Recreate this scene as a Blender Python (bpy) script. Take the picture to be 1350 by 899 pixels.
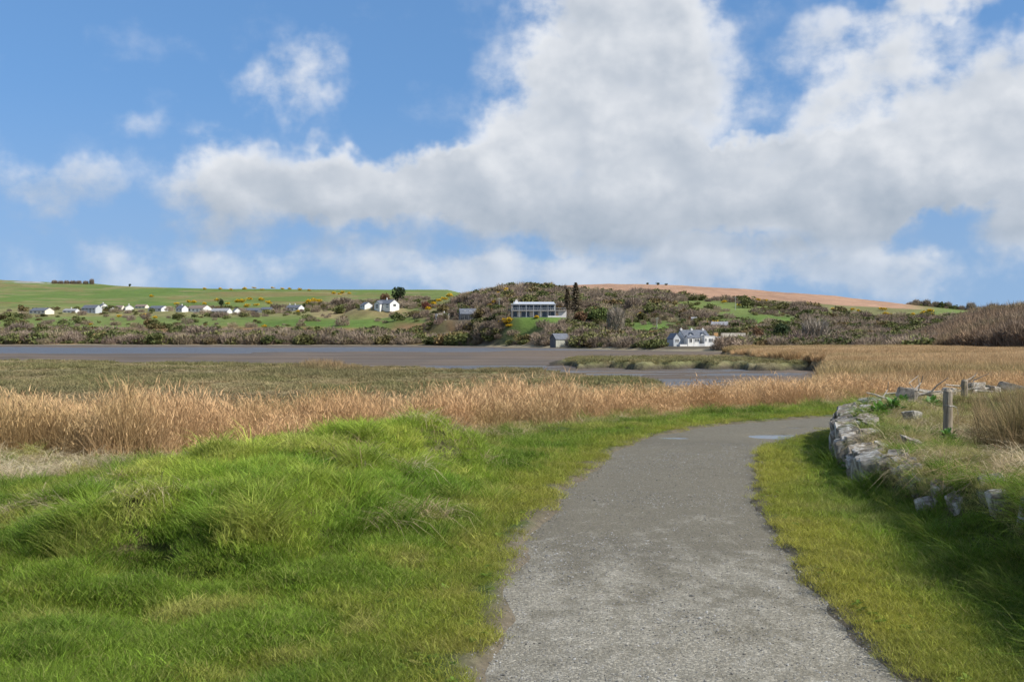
import bpy, bmesh, math, random
import numpy as np
from mathutils import Vector, Matrix, Euler

for _o in list(bpy.data.objects):
    bpy.data.objects.remove(_o, do_unlink=True)
S = bpy.context.scene
C = S.collection
R = math.radians
rng = np.random.default_rng(7)
random.seed(7)

# ------------------------------------------------------------------ camera
EYE, F, CX, HZ = 1.6, 1500.0, 675.0, 442.0      # eye height, focal length and horizon of the 1350 px photograph
cam_d = bpy.data.cameras.new('camera'); cam = bpy.data.objects.new('camera', cam_d); C.objects.link(cam)
cam.location = (0, 0, EYE); cam.rotation_euler = (R(90), 0, 0)
cam_d.sensor_width = 36; cam_d.lens = 40; cam_d.shift_y = -(449.5-HZ)/1350
cam_d.clip_start = 0.1; cam_d.clip_end = 20000
S.camera = cam

# ------------------------------------------------------------------ node helper
class NT:
    def __init__(s, tree): s.t = tree
    def n(s, typ, ins=None, **props):
        nd = s.t.nodes.new('ShaderNode'+typ)
        for k, v in props.items(): setattr(nd, k, v)
        for k, v in (ins or {}).items():
            sock = nd.inputs[k]
            if hasattr(v, 'is_output'): s.t.links.new(v, sock)
            else: sock.default_value = v
        return nd
    def m(s, op, a, b=None, c=None, clamp=False):
        nd = s.t.nodes.new('ShaderNodeMath'); nd.operation = op; nd.use_clamp = clamp
        for i, v in enumerate((a, b, c)):
            if v is None: continue
            if hasattr(v, 'is_output'): s.t.links.new(v, nd.inputs[i])
            else: nd.inputs[i].default_value = v
        return nd.outputs[0]
    def vm(s, op, a, b=None, scale=None):
        nd = s.t.nodes.new('ShaderNodeVectorMath'); nd.operation = op
        for i, v in enumerate((a, b)):
            if v is None: continue
            if hasattr(v, 'is_output'): s.t.links.new(v, nd.inputs[i])
            else: nd.inputs[i].default_value = v
        if scale is not None: nd.inputs['Scale'].default_value = scale
        return nd.outputs['Value'] if op in ('LENGTH', 'DOT_PRODUCT', 'DISTANCE') else nd.outputs[0]
    def ss(s, v, a, b, lo=0.0, hi=1.0):
        nd = s.n('MapRange', interpolation_type='SMOOTHSTEP', ins={'Value': v, 'From Min': a, 'From Max': b, 'To Min': lo, 'To Max': hi})
        return nd.outputs[0]
    def mix(s, f, a, b, mode='MIX'):
        nd = s.t.nodes.new('ShaderNodeMix'); nd.data_type = 'RGBA'; nd.blend_type = mode
        for i, v in ((0, f), (6, a), (7, b)):
            if hasattr(v, 'is_output'): s.t.links.new(v, nd.inputs[i])
            elif i == 0: nd.inputs[0].default_value = v
            else: nd.inputs[i].default_value = (*v, 1) if len(v) == 3 else v
        return nd.outputs[2]
    def noise(s, vec, scale, detail=5, rough=0.55, dist=0.0, **kw):
        nd = s.n('TexNoise', ins={'Vector': vec, 'Scale': scale, 'Detail': detail, 'Roughness': rough, 'Distortion': dist}, **kw)
        return nd.outputs[0]
    def link(s, a, b): s.t.links.new(a, b)

# ------------------------------------------------------------------ sky, sun, exposure
SUN_AZ, SUN_EL = 114.0, 41.0                        # clockwise from the view direction
world = bpy.data.worlds.new('World'); S.world = world; world.use_nodes = True
def build_sky():
    t = world.node_tree; t.nodes.clear(); w = NT(t)
    sky = w.n('TexSky', sky_type='NISHITA', sun_disc=False, sun_elevation=R(SUN_EL), sun_rotation=R(SUN_AZ),
              altitude=0, air_density=1.0, dust_density=0.35, ozone_density=2.6)
    d = w.n('TexCoord').outputs['Generated']
    if 'Vector' in sky.inputs:                       # clean maritime air: the look-up stays clear of the yellow band at the horizon
        w.link(w.vm('ADD', w.vm('MULTIPLY', d, (1, 1, .48)), (0, 0, .20)), sky.inputs['Vector'])
    sep = w.n('SeparateXYZ', ins={0: d})
    x, y, z = sep.outputs
    az = w.m('MULTIPLY', w.m('ARCTAN2', x, y), 1500.0)
    hyp = w.m('SQRT', w.m('ADD', w.m('MULTIPLY', x, x), w.m('MULTIPLY', y, y)))
    el = w.m('MULTIPLY', w.m('ARCTAN2', z, hyp), 1500.0)
    P = w.n('CombineXYZ', ins={0: az, 1: el, 2: 0.0}).outputs[0]
    # a slow warp makes the outlines ragged
    def warp(vec, scale, amt):
        nd = w.n('TexNoise', ins={'Vector': vec, 'Scale': scale, 'Detail': 4, 'Roughness': 0.62}, noise_dimensions='2D')
        return w.vm('ADD', vec, w.vm('SCALE', w.vm('SUBTRACT', nd.outputs['Color'], (0.5, 0.5, 0.5)), scale=amt))
    Pw = warp(P, 0.0085, 95.0)
    # cloud masses: centre (photo px), radii, tilt, weight
    masses = [(800, 248, 580, 66, 0, .95), (480, 252, 280, 54, 8, .58), (980, 255, 330, 70, 4, .7), (1200, 200, 200, 105, 18, .9),
              (795, 140, 185, 165, 20, .85), (860, 75, 160, 90, 0, .62), (720, 215, 150, 85, 0, .5), (780, 0, 120, 50, 0, .40), (1140, 78, 190, 60, 28, .58),
              (1290, 20, 150, 26, 6, .36), (1340, 210, 140, 120, 0, .55), (395, 112, 82, 50, 25, .50), (295, 205, 62, 44, 25, .34),
              (178, 175, 60, 28, 0, .24), (92, 262, 58, 40, 0, .42), (0, 245, 44, 50, 0, .34), (165, 40, 60, 60, 60, .06),
              (240, 345, 230, 50, 0, .46), (700, 352, 330, 52, 0, .50), (1130, 350, 110, 50, 0, .58), (1345, 325, 60, 40, 0, .5),
              (950, 362, 440, 34, 0, .40), (965, 110, 90, 80, 0, -.28), (560, 100, 120, 100, 0, -.3)]
    acc = None
    for (px, py, rx, ry, rot, wt) in masses:
        cx, cy = math.atan((px-CX)/F)*1500, math.atan((HZ-py)/F)*1500
        ca, sa = math.cos(R(rot)), math.sin(R(rot))
        if rot:
            qx = w.vm('DOT_PRODUCT', w.vm('SUBTRACT', Pw, (cx, cy, 0)), (ca/rx, sa/rx, 0)); qy = w.vm('DOT_PRODUCT', w.vm('SUBTRACT', Pw, (cx, cy, 0)), (-sa/ry, ca/ry, 0))
            r2 = w.m('MULTIPLY_ADD', qx, qx, w.m('MULTIPLY', qy, qy))
        else:
            q = w.vm('MULTIPLY', w.vm('SUBTRACT', Pw, (cx, cy, 0)), (1/rx, 1/ry, 0)); r2 = w.vm('DOT_PRODUCT', q, q)
        g = w.m('MULTIPLY_ADD', r2, -1/1.35, 1.0, clamp=True)
        acc = w.m('MULTIPLY', g, wt) if acc is None else w.m('MULTIPLY_ADD', g, wt, acc)
    # far from the photograph's part of the sky the same kind of broken cumulus goes on
    near = w.ss(w.vm('LENGTH', w.vm('MULTIPLY', w.vm('SUBTRACT', P, (0, 220, 0)), (1/900, 1/420, 0))), .9, 1.4)
    broad = w.m('MULTIPLY', w.ss(w.noise(w.vm('MULTIPLY', d, (1, 1, 2.2)), 2.6, 2), .42, .66, 0, .85), near)
    acc = w.m('ADD', w.m('MAXIMUM', w.m('MINIMUM', acc, 1.12), 0.0), broad)
    namp = w.ss(acc, 0.0, .35, .55, 1.0)
    def density(nvec, det=6):
        f = w.noise(nvec, 0.0095, det, 0.52, noise_dimensions='2D')
        if det > 5:                                       # small billows on the visible outline
            f2 = w.noise(nvec, 0.043, 4, .6, noise_dimensions='2D'); f = w.m('ADD', f, w.m('MULTIPLY', w.m('SUBTRACT', f2, .5), .16))
        return w.m('ADD', acc, w.m('MULTIPLY', w.m('MULTIPLY', w.m('SUBTRACT', f, 0.5), 1.8), namp))
    nP = w.vm('MULTIPLY', P, (1.0, 1.25, 0))
    D0 = density(nP, 7)
    D1 = density(w.vm('ADD', nP, (17, 29, 0)), 3)           # towards the sun and up
    alpha = w.m('MULTIPLY', w.ss(D0, .02, 0.82), w.ss(acc, .15, .75, .62, 1.0))
    thick = w.ss(acc, 0.35, 1.0)
    emb = w.m('MULTIPLY', w.m('SUBTRACT', D0, D1), 0.46)
    lit = w.m('ADD', w.m('ADD', 0.72, emb), w.m('MULTIPLY', thick, -0.10))
    rim = w.ss(D0, 1.0, 0.45)                            # sunlit crowns are thinner and whiter than the core
    lit = w.m('ADD', lit, w.m('MULTIPLY', w.m('MULTIPLY', rim, w.ss(el, 150, 240)), 0.22))
    # flat grey undersides low down
    base = w.m('MULTIPLY', w.ss(el, 230, 125, 0, 1), w.ss(el, 100, 125, 0, 1))
    lit = w.m('SUBTRACT', lit, w.m('MULTIPLY', base, 0.38))
    lit = w.m('MINIMUM', w.m('MAXIMUM', lit, 0.0), 1.0)
    ramp = w.n('ValToRGB', ins={0: lit})
    cr = ramp.color_ramp; cr.elements[0].position = 0.05; cr.elements[0].color = (.37, .44, .53, 1)
    cr.elements[1].position = 0.98; cr.elements[1].color = (.90, .915, .94, 1)
    e = cr.elements.new(.5); e.color = (.57, .62, .69, 1)
    hzf = w.ss(el, 130, -20, 0.0, 0.55)                  # low clouds sink into the haze
    skyc = w.n('HueSaturation', ins={'Saturation': SKY_SAT, 'Value': 1.0, 'Color': sky.outputs[0]}).outputs[0]
    skyc = w.mix(1.0, skyc, SKY_TINT, 'MULTIPLY')
    k = 1.0/SKY_STR
    skyc = w.mix(w.ss(el, 330, 20, 0.0, .42), skyc, tuple(v*k*.80 for v in (.40, .50, .63)))       # pale sea haze towards the horizon
    ccol = w.vm('SCALE', ramp.outputs[0], scale=k*CLOUD_GAIN)
    ccol = w.mix(hzf, ccol, skyc)
    a2 = w.m('MULTIPLY', alpha, w.m('MULTIPLY', w.ss(el, -30, 12), w.ss(el, 60, 150, .74, .97)))
    full = w.mix(a2, skyc, ccol)
    bg = w.n('Background', ins={'Color': full, 'Strength': SKY_STR})
    out = w.n('OutputWorld'); w.link(bg.outputs[0], out.inputs[0])
SKY_STR, SKY_SAT, SKY_TINT, CLOUD_GAIN = 0.12, 1.16, (.97, 1.0, 1.04), .80
build_sky()
world.cycles.sampling_method = 'MANUAL'; world.cycles.sample_map_resolution = 512

sun_d = bpy.data.lights.new('sun', 'SUN'); sun = bpy.data.objects.new('sun', sun_d); C.objects.link(sun)
sun_d.energy = 5.0; sun_d.angle = R(0.53); sun_d.color = (1.0, .95, .86)
_sd = Vector((math.sin(R(SUN_AZ))*math.cos(R(SUN_EL)), math.cos(R(SUN_AZ))*math.cos(R(SUN_EL)), math.sin(R(SUN_EL))))
sun.rotation_euler = _sd.to_track_quat('Z', 'Y').to_euler()
sun.location = (30, -10, 40)

S.view_settings.view_transform = 'Standard'; S.view_settings.look = 'None'
S.view_settings.gamma = 1; S.view_settings.use_curve_mapping = False
S.view_settings.exposure = 0.3
S.render.engine = 'CYCLES'
S.cycles.use_denoising = True; S.cycles.use_adaptive_sampling = True; S.cycles.adaptive_threshold = .02; S.cycles.adaptive_min_samples = 16
S.cycles.max_bounces = 4; S.cycles.diffuse_bounces = 2; S.cycles.transmission_bounces = 2; S.cycles.transparent_max_bounces = 8

# ------------------------------------------------------------------ helpers
def lerp(a, b, t): return a+(b-a)*t
def sst(x, a, b):
    t = np.clip((np.asarray(x, float)-a)/(b-a), 0, 1); return t*t*(3-2*t)
def _hash(ix, iy, seed):
    h = (ix.astype(np.int64)*374761393+iy.astype(np.int64)*668265263+seed*2246822519) & 0xffffffff
    h = ((h ^ (h >> 13))*1274126177) & 0xffffffff
    return ((h ^ (h >> 16)) & 0xffff)/65535.0
def vnoise(x, y, seed=0):
    x = np.asarray(x, float); y = np.asarray(y, float)
    ix = np.floor(x); iy = np.floor(y); fx = x-ix; fy = y-iy
    fx = fx*fx*(3-2*fx); fy = fy*fy*(3-2*fy); ix = ix.astype(np.int64); iy = iy.astype(np.int64)
    a = _hash(ix, iy, seed); b = _hash(ix+1, iy, seed); c = _hash(ix, iy+1, seed); d = _hash(ix+1, iy+1, seed)
    return (a+(b-a)*fx)+((c+(d-c)*fx)-(a+(b-a)*fx))*fy
def fbm(x, y, seed=0, oct=4, gain=.5):
    v = 0; a = 1; t = 0
    for i in range(oct):
        v = v+a*vnoise(x*2**i+i*17.3, y*2**i-i*9.1, seed+i*101); t += a; a *= gain
    return v/t                                              # 0..1
def link(name, me, mat=None, parent=None):
    o = bpy.data.objects.new(name, me); C.objects.link(o)
    if mat is not None and not me.materials: me.materials.append(mat)
    if parent is not None: o.parent = parent
    return o
def tag(o, label=None, cat=None, group=None, kind=None):
    if label: o['label'] = label
    if cat: o['category'] = cat
    if group: o['group'] = group
    if kind: o['kind'] = kind
    return o
def empty(name, loc, rz=0):
    o = bpy.data.objects.new(name, None); C.objects.link(o); o.location = loc; o.rotation_euler = (0, 0, rz); o.empty_display_size = .3
    return o
def mesh_np(name, V, Fc, smooth=False):
    """V (n,3), Fc list of index arrays (k,3) / (k,4)"""
    me = bpy.data.meshes.new(name); V = np.asarray(V, np.float32)
    Fc = [np.asarray(f, np.int32) for f in Fc if len(f)]
    me.vertices.add(len(V)); me.vertices.foreach_set('co', V.ravel())
    nl = sum(f.size for f in Fc); npol = sum(len(f) for f in Fc)
    me.loops.add(nl); me.polygons.add(npol)
    me.loops.foreach_set('vertex_index', np.concatenate([f.ravel() for f in Fc]))
    tot = np.concatenate([np.full(len(f), f.shape[1], np.int32) for f in Fc])
    me.polygons.foreach_set('loop_start', np.concatenate([[0], np.cumsum(tot)[:-1]]).astype(np.int32))
    me.polygons.foreach_set('loop_total', tot)
    if smooth: me.polygons.foreach_set('use_smooth', np.ones(npol, bool))
    me.update(calc_edges=True)
    return me
def grid_mesh(name, X, Y, Z, smooth=True, col=None, mask=None):
    r, c = X.shape
    V = np.stack([X, Y, Z], -1).reshape(-1, 3)
    i = np.arange(r*c).reshape(r, c)
    q = np.stack([i[:-1, :-1], i[:-1, 1:], i[1:, 1:], i[1:, :-1]], -1)
    q = q.reshape(-1, 4) if mask is None else q[mask[:-1, :-1] | mask[1:, 1:] | mask[:-1, 1:] | mask[1:, :-1]]
    me = mesh_np(name, V, [q], smooth)
    if col is not None:
        a = me.attributes.new('col', 'FLOAT_VECTOR', 'POINT'); a.data.foreach_set('vector', np.asarray(col, np.float32).reshape(-1))
    return me
def py2d(py, z): return (EYE-z)*F/(py-HZ)                   # distance at which level z meets picture row py
def spline(pts, n=24):
    pts = np.array(pts, float); out = []
    P = np.vstack([2*pts[0]-pts[1], pts, 2*pts[-1]-pts[-2]])
    for i in range(1, len(P)-2):
        t = np.linspace(0, 1, n, endpoint=False)[:, None]
        p0, p1, p2, p3 = P[i-1], P[i], P[i+1], P[i+2]
        out.append(.5*((2*p1)+(-p0+p2)*t+(2*p0-5*p1+4*p2-p3)*t**2+(-p0+3*p1-3*p2+p3)*t**3))
    return np.vstack(out+[pts[-1:]])
def poly_dist(line, x, y):
    """unsigned distance, side (+ right of travel), arc length at the nearest point"""
    x = np.asarray(x, float); shp = x.shape; x = x.ravel(); y = np.asarray(y, float).ravel()
    a = line[:-1]; d = line[1:]-a; L2 = (d**2).sum(1); s0 = np.concatenate([[0], np.cumsum(np.sqrt(L2))])[:-1]
    best = np.full(len(x), 1e18); side = np.zeros(len(x)); arc = np.zeros(len(x))
    for lo in range(0, len(x), 20000):
        px = x[lo:lo+20000, None]-a[None, :, 0]; py = y[lo:lo+20000, None]-a[None, :, 1]
        t = np.clip((px*d[:, 0]+py*d[:, 1])/L2, 0, 1)
        qx = px-t*d[:, 0]; qy = py-t*d[:, 1]; dd = qx**2+qy**2
        k = dd.argmin(1); r = np.arange(len(k))
        best[lo:lo+20000] = dd[r, k]
        side[lo:lo+20000] = np.sign(d[k, 1]*px[r, k]-d[k, 0]*py[r, k])
        arc[lo:lo+20000] = s0[k]+t[r, k]*np.sqrt(L2[k])
    return np.sqrt(best).reshape(shp), side.reshape(shp), arc.reshape(shp)

# ------------------------------------------------------------------ materials
def new_mat(name):
    m = bpy.data.materials.new(name); m.use_nodes = True; m.node_tree.nodes.clear(); return m, NT(m.node_tree)
def finish(w, bsdf, disp=None):
    out = w.n('OutputMaterial'); w.link(bsdf, out.inputs[0])
def pos(w): return w.n('NewGeometry').outputs['Position']
def mat_flat(name, col, rough=.7, var=.12, scale=3.0, spec=.3, metallic=0.0, bump=0.0, bscale=20.0):
    m, w = new_mat(name)
    p = w.n('TexCoord').outputs['Object']
    n = w.noise(p, scale, 6, .6)
    c = w.mix(w.ss(n, .3, .7), tuple(v*(1-var) for v in col), tuple(min(1, v*(1+var)) for v in col))
    ins = {'Base Color': c, 'Roughness': rough, 'Specular IOR Level': spec, 'Metallic': metallic}
    if bump:
        ins['Normal'] = w.n('Bump', ins={'Height': w.noise(p, bscale, 6, .6), 'Strength': bump, 'Distance': .02}).outputs[0]
    b = w.n('BsdfPrincipled', ins=ins); finish(w, b.outputs[0]); return m
def mat_leaf(name, base=None, trans=.35, rough=.55, spec=.25, var=.45):
    """foliage: colour from the instance ('tint'), varied blade by blade ('bv')"""
    m, w = new_mat(name)
    if base is None:
        col = w.n('Attribute', attribute_type='INSTANCER', attribute_name='tint').outputs['Vector']
    else:
        rgb = w.n('RGB'); rgb.outputs[0].default_value = (*base, 1); col = rgb.outputs[0]
    bv = w.n('Attribute', attribute_type='GEOMETRY', attribute_name='bv').outputs['Fac']
    k = w.m('ADD', w.m('MULTIPLY', bv, 2*var), 1-var)
    dry = w.mix(w.ss(bv, .80, .95, 0, .6), w.vm('MULTIPLY', col, w.n('CombineXYZ', ins={0: k, 1: k, 2: k}).outputs[0]), (.30, .24, .11))
    b = w.n('BsdfPrincipled', ins={'Base Color': dry, 'Roughness': rough, 'Specular IOR Level': spec})
    tr = w.n('BsdfTranslucent', ins={'Color': dry})
    mx = w.n('MixShader', ins={0: trans, 1: b.outputs[0], 2: tr.outputs[0]})
    finish(w, mx.outputs[0]); return m
def mat_twig(name, trans=.15):
    m, w = new_mat(name)
    col = w.n('Attribute', attribute_type='INSTANCER', attribute_name='tint').outputs['Vector']
    bv = w.n('Attribute', attribute_type='GEOMETRY', attribute_name='bv').outputs['Fac']
    k = w.m('ADD', w.m('MULTIPLY', bv, .5), .75)
    c = w.vm('MULTIPLY', col, w.n('CombineXYZ', ins={0: k, 1: k, 2: k}).outputs[0])
    b = w.n('BsdfPrincipled', ins={'Base Color': c, 'Roughness': .8, 'Specular IOR Level': .1})
    tr = w.n('BsdfTranslucent', ins={'Color': c})
    mx = w.n('MixShader', ins={0: trans, 1: b.outputs[0], 2: tr.outputs[0]})
    finish(w, mx.outputs[0]); return m
def mat_cover(name, rough=.9, nscale=8.0, var=.35, bump=.5, bscale=10.0, bdist=.05, spec=.1):
    """ground sheets: land cover colour from the mesh ('col'), broken up by noise"""
    m, w = new_mat(name); p = pos(w)
    col = w.n('Attribute', attribute_type='GEOMETRY', attribute_name='col').outputs['Vector']
    n = w.m('ADD', w.m('MULTIPLY', w.noise(p, nscale, 8, .65), .6), w.m('MULTIPLY', w.noise(p, nscale*.17, 5, .6), .4))
    k = w.ss(n, .3, .7, 1-var, 1+var)
    c = w.vm('MULTIPLY', col, w.n('CombineXYZ', ins={0: k, 1: k, 2: k}).outputs[0])
    bp = w.n('Bump', ins={'Height': w.noise(p, bscale, 8, .65), 'Strength': bump, 'Distance': bdist}).outputs[0]
    b = w.n('BsdfPrincipled', ins={'Base Color': c, 'Roughness': rough, 'Specular IOR Level': spec, 'Normal': bp}); finish(w, b.outputs[0]); return m

# ------------------------------------------------------------------ the near ground
PATH = spline([(.84, -7), (.86, 0), (.89, 5.2), (.95, 6.4), (1.08, 8.3), (1.38, 10.8), (2.0, 14), (2.82, 16.9), (3.7, 18.6), (4.55, 19.8), (6.0, 21.0), (8.2, 22.2), (14, 24.5), (26, 28)], 10)
HALF = 0.97
BANK = spline([(2.3, -4), (2.6, 3.0), (2.95, 5.5), (3.22, 7), (3.40, 8.2), (3.50, 9.9), (3.78, 12.1), (4.35, 14.8), (4.95, 17.0), (5.5, 18.2), (6.6, 19.3), (9, 20.6), (14, 22.4), (24, 25.5)], 10)
_fx = np.array([-60, -20, -8, -6.6, -5.6, -4, -2, 0, 2, 4, 6, 8, 15, 40, 90]); _fy = np.array([15, 15.2, 15.9, 15.8, 14.6, 16.0, 18.4, 20.2, 23.2, 25.2, 26.8, 28.2, 31, 36, 40.])
def reed_front(x): return np.interp(x, _fx, _fy)
def path_d(x, y):
    """distance from the ragged edge of the path, + outside"""
    d, sd, s = poly_dist(PATH, x, y)
    rag = (fbm(x*1.1, y*1.1, 5, 3)-.5)*.34+(vnoise(x*6, y*6, 9)-.5)*.10
    return d-HALF+rag*np.where(sd < 0, .95, .75)+.03, sd, s
def bank_d(x, y):
    d, sd, s = poly_dist(BANK, x, y)
    return d*sd+(fbm(x*1.7, y*1.7, 31, 2)-.5)*.22, s
_bank_len = poly_dist(BANK, np.array([3.5]), np.array([9.9]))[2]
def bank_top(y):                                            # height of the bank along its run
    return np.interp(y, [0, 6, 8, 10, 12.2, 14, 15.5, 18, 19.5, 22], [.56, .54, .50, .42, .34, .38, .44, .50, .54, .50])
def mound(x, y):
    def bump(cx, cy, rx, ry, h): return h*np.exp(-(((x-cx)/rx)**2+((y-cy)/ry)**2))
    m = bump(-2.35, 11.4, 1.25, 1.5, .44)+bump(-1.25, 13.4, .95, 1.6, .44)+bump(-2.15, 8.9, 1.0, 1.15, .36)+bump(-3.3, 9.8, .9, 1.1, .16)+bump(-3.5, 13.0, 1.2, 1.4, .10)+bump(-1.0, 10.5, .9, 1.6, .16)
    # scooped hollows on the lee side
    m = m-bump(-2.55, 7.95, .22, .36, .46)-bump(-1.58, 10.35, .22, .40, .34)-bump(-3.0, 9.6, .24, .40, .28)-bump(-2.0, 7.55, .5, .26, .20)-bump(-3.6, 7.2, .4, .3, .14)-bump(-1.2, 8.3, .35, .4, .12)
    lump = (fbm(x*1.3, y*1.3, 41, 3)-.5)*.50+(fbm(x*3.2, y*3.2, 43, 2)-.5)*.30
    return m+lump*sst(m, .04, .3)
def H(x, y, detail=True):
    x = np.asarray(x, float); y = np.asarray(y, float)
    pd, sd, s = path_d(x, y)
    bd, bs = bank_d(x, y)
    back = y-reed_front(x)
    z = -.04-.10*sst(back, -6, 0)-1.75*sst(back, 0, 30)-1.6*sst(back, 28, 40)
    z = z*sst(pd, .1, 3.0)
    z = z+mound(x, y)*sst(pd, .35, 1.6)*(sd < 0)
    z = z+((fbm(x*.9, y*.9, 11, 3)-.5)*(.12+.12*(sd < 0))+(fbm(x*2.4, y*2.4, 13, 2)-.5)*.17*(sd < 0))*sst(pd, .2, 1.5)
    # bank on the right: steep face, turfed top, falling away behind
    bt = bank_top(y)
    prof = sst(bd, -.06, .22)*bt+sst(bd, .3, 2.2)*.03
    prof = prof*(1-sst(bd, 3.2, 9.0))-.35*sst(bd, 3.5, 11)*(y < 60)
    lump = ((fbm(x*1.6, y*1.6, 51, 3)-.5)*.20+(fbm(x*4.5, y*4.5, 53, 2)-.5)*.08)*sst(bd, .05, .5)*(1-.5*sst(bd, 4, 9))
    z = np.where(bd > -.3, np.maximum(z*(1-sst(bd, 0, .5)), -2)*1.0+prof+lump+np.where(bd > 3, z*sst(bd, 3, 8), 0), z)
    # kerb of turf beside the path, the path bed below it
    edge = sst(pd, -.10, .16)
    z = np.where(pd < .5, lerp(-.05, z+.035*(1-sst(pd, .1, .5)), edge), z)
    if detail: z = z+(vnoise(x*9, y*9, 61)-.5)*.022*sst(pd, .05, .4)
    return z

def fan(u0, u1, nu, d0, d1, nd, y0=0.0, p=1.0):
    u = np.linspace(u0, u1, nu); t = np.linspace(0, 1, nd)
    d = d0*(d1/d0)**t
    U, D = np.meshgrid(u, d)
    return U*D, D+y0, U, D
M_SOIL = mat_cover('turf_soil', nscale=14, var=.4, bump=.7, bscale=40, bdist=.02)
X, Y, U, D = fan(-1.15, 1.15, 620, 3.0, 88, 330, y0=-8)
Zg = H(X, Y)
pd, sd, _s = path_d(X, Y); bd, _b = bank_d(X, Y); bk = Y-reed_front(X)
g = np.array([.060, .085, .018]); br = np.array([.13, .095, .055]); st = np.array([.26, .20, .10])
mixf = fbm(X*1.4, Y*1.4, 71, 4)
col = g+(br-g)*(sst(mixf, .35, .7)*.6)[..., None]
col = col+(np.array([.135, .112, .080])-col)*((1-sst(pd, .0, .16+.22*mixf))[..., None])
col = col+(st-col)*(sst(bk, -1.6, .3)*.75)[..., None]
o = link('ground', grid_mesh('ground', X, Y, Zg, col=col), M_SOIL); tag(o, kind='structure')

# ------------------------------------------------------------------ the gravel path
def mat_path():
    m, w = new_mat('compacted_gravel'); p = pos(w)
    big = w.noise(p, .55, 5, .6); mid = w.noise(w.vm('MULTIPLY', p, (1.0, .55, 1)), 3.4, 7, .68); fine = w.noise(p, 38, 6, .75); vor = w.n('TexVoronoi', ins={'Vector': p, 'Scale': 95.0, 'Randomness': 1.0})
    grit = w.n('TexVoronoi', ins={'Vector': p, 'Scale': 46.0, 'Randomness': 1.0})
    f = w.m('ADD', w.m('MULTIPLY', mid, .62), w.m('MULTIPLY', big, .38))
    yv = w.n('SeparateXYZ', ins={0: p}).outputs[1]
    f = w.m('ADD', f, w.ss(w.m('ADD', yv, w.m('MULTIPLY', big, 5.0)), 8.0, 14.0, .04, -.15))   # fresh pale gravel gives way to older trodden stone dust
    base = w.mix(w.ss(f, .40, .60), (.112, .102, .076), (.275, .262, .222))
    stone = w.mix(w.ss(w.n('SeparateColor', ins={0: vor.outputs['Color']}).outputs[0], .55, .95), (.11, .105, .088), (.44, .42, .37))
    blot = w.ss(w.noise(w.vm('MULTIPLY', p, (1.0, .7, 1)), 5.5, 6, .7), .50, .66, 0, .55)      # damp, trodden-in fines
    base = w.mix(blot, base, (.085, .078, .058))
    pale = w.m('MULTIPLY', w.ss(w.noise(w.vm('MULTIPLY', p, (1.0, .62, 1)), 8.5, 6, .72), .50, .62, 0, .7), w.ss(f, .40, .56))      # drifts of loose pale chippings
    base = w.mix(pale, base, (.40, .39, .35))
    c = w.mix(w.m('MULTIPLY', w.ss(f, .38, .62, .22, .62), w.m('SUBTRACT', 1.0, w.m('MULTIPLY', blot, .6))), base, stone)
    c = w.mix(w.ss(fine, .35, .75, 0, .45), c, (.155, .145, .12))
    wet = w.ss(w.noise(p, .33, 3, .5), .50, .68, 0, .22)
    c = w.mix(wet, c, (.06, .056, .048))
    h = w.m('ADD', w.m('MULTIPLY', vor.outputs['Distance'], -.5), w.m('ADD', w.m('MULTIPLY', grit.outputs['Distance'], -.6), w.m('MULTIPLY', mid, .7)))
    c = w.mix(1.0, c, (1.03, 1.0, .925), 'MULTIPLY')
    bp = w.n('Bump', ins={'Height': h, 'Strength': .75, 'Distance': .012}).outputs[0]
    b = w.n('BsdfPrincipled', ins={'Base Color': c, 'Roughness': .88, 'Specular IOR Level': .25, 'Normal': bp}); finish(w, b.outputs[0]); return m
tt = np.linspace(0, 1, 420); seg = np.linalg.norm(np.diff(PATH, axis=0), axis=1); sacc = np.concatenate([[0], np.cumsum(seg)])
pcx = np.interp(tt*sacc[-1], sacc, PATH[:, 0]); pcy = np.interp(tt*sacc[-1], sacc, PATH[:, 1])
tx = np.gradient(pcx); ty = np.gradient(pcy); L = np.hypot(tx, ty); nx, ny = ty/L, -tx/L
w_ = np.linspace(-1.45, 1.45, 30)
PX = pcx[:, None]+nx[:, None]*w_; PY = pcy[:, None]+ny[:, None]*w_
def path_z(x, y, w=0):
    z = -.014*np.abs(w/1.0)**2.2+(fbm(x*.8, y*.8, 81, 3)-.5)*.045+(fbm(x*4, y*4, 83, 2)-.5)*.010
    for (qx, qy, rx, ry) in PUDDLES: z = z-.05*np.exp(-(((x-qx)/rx)**2+((y-qy)/ry)**2)**1.5)
    return z
PUDDLES = [(4.22, 18.25, .44, .36), (2.55, 17.75, .19, .17), (4.9, 19.9, .15, .13)]
o = link('path', grid_mesh('path', PX, PY, path_z(PX, PY, np.broadcast_to(w_, PX.shape))), mat_path()); tag(o, kind='structure')

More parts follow.
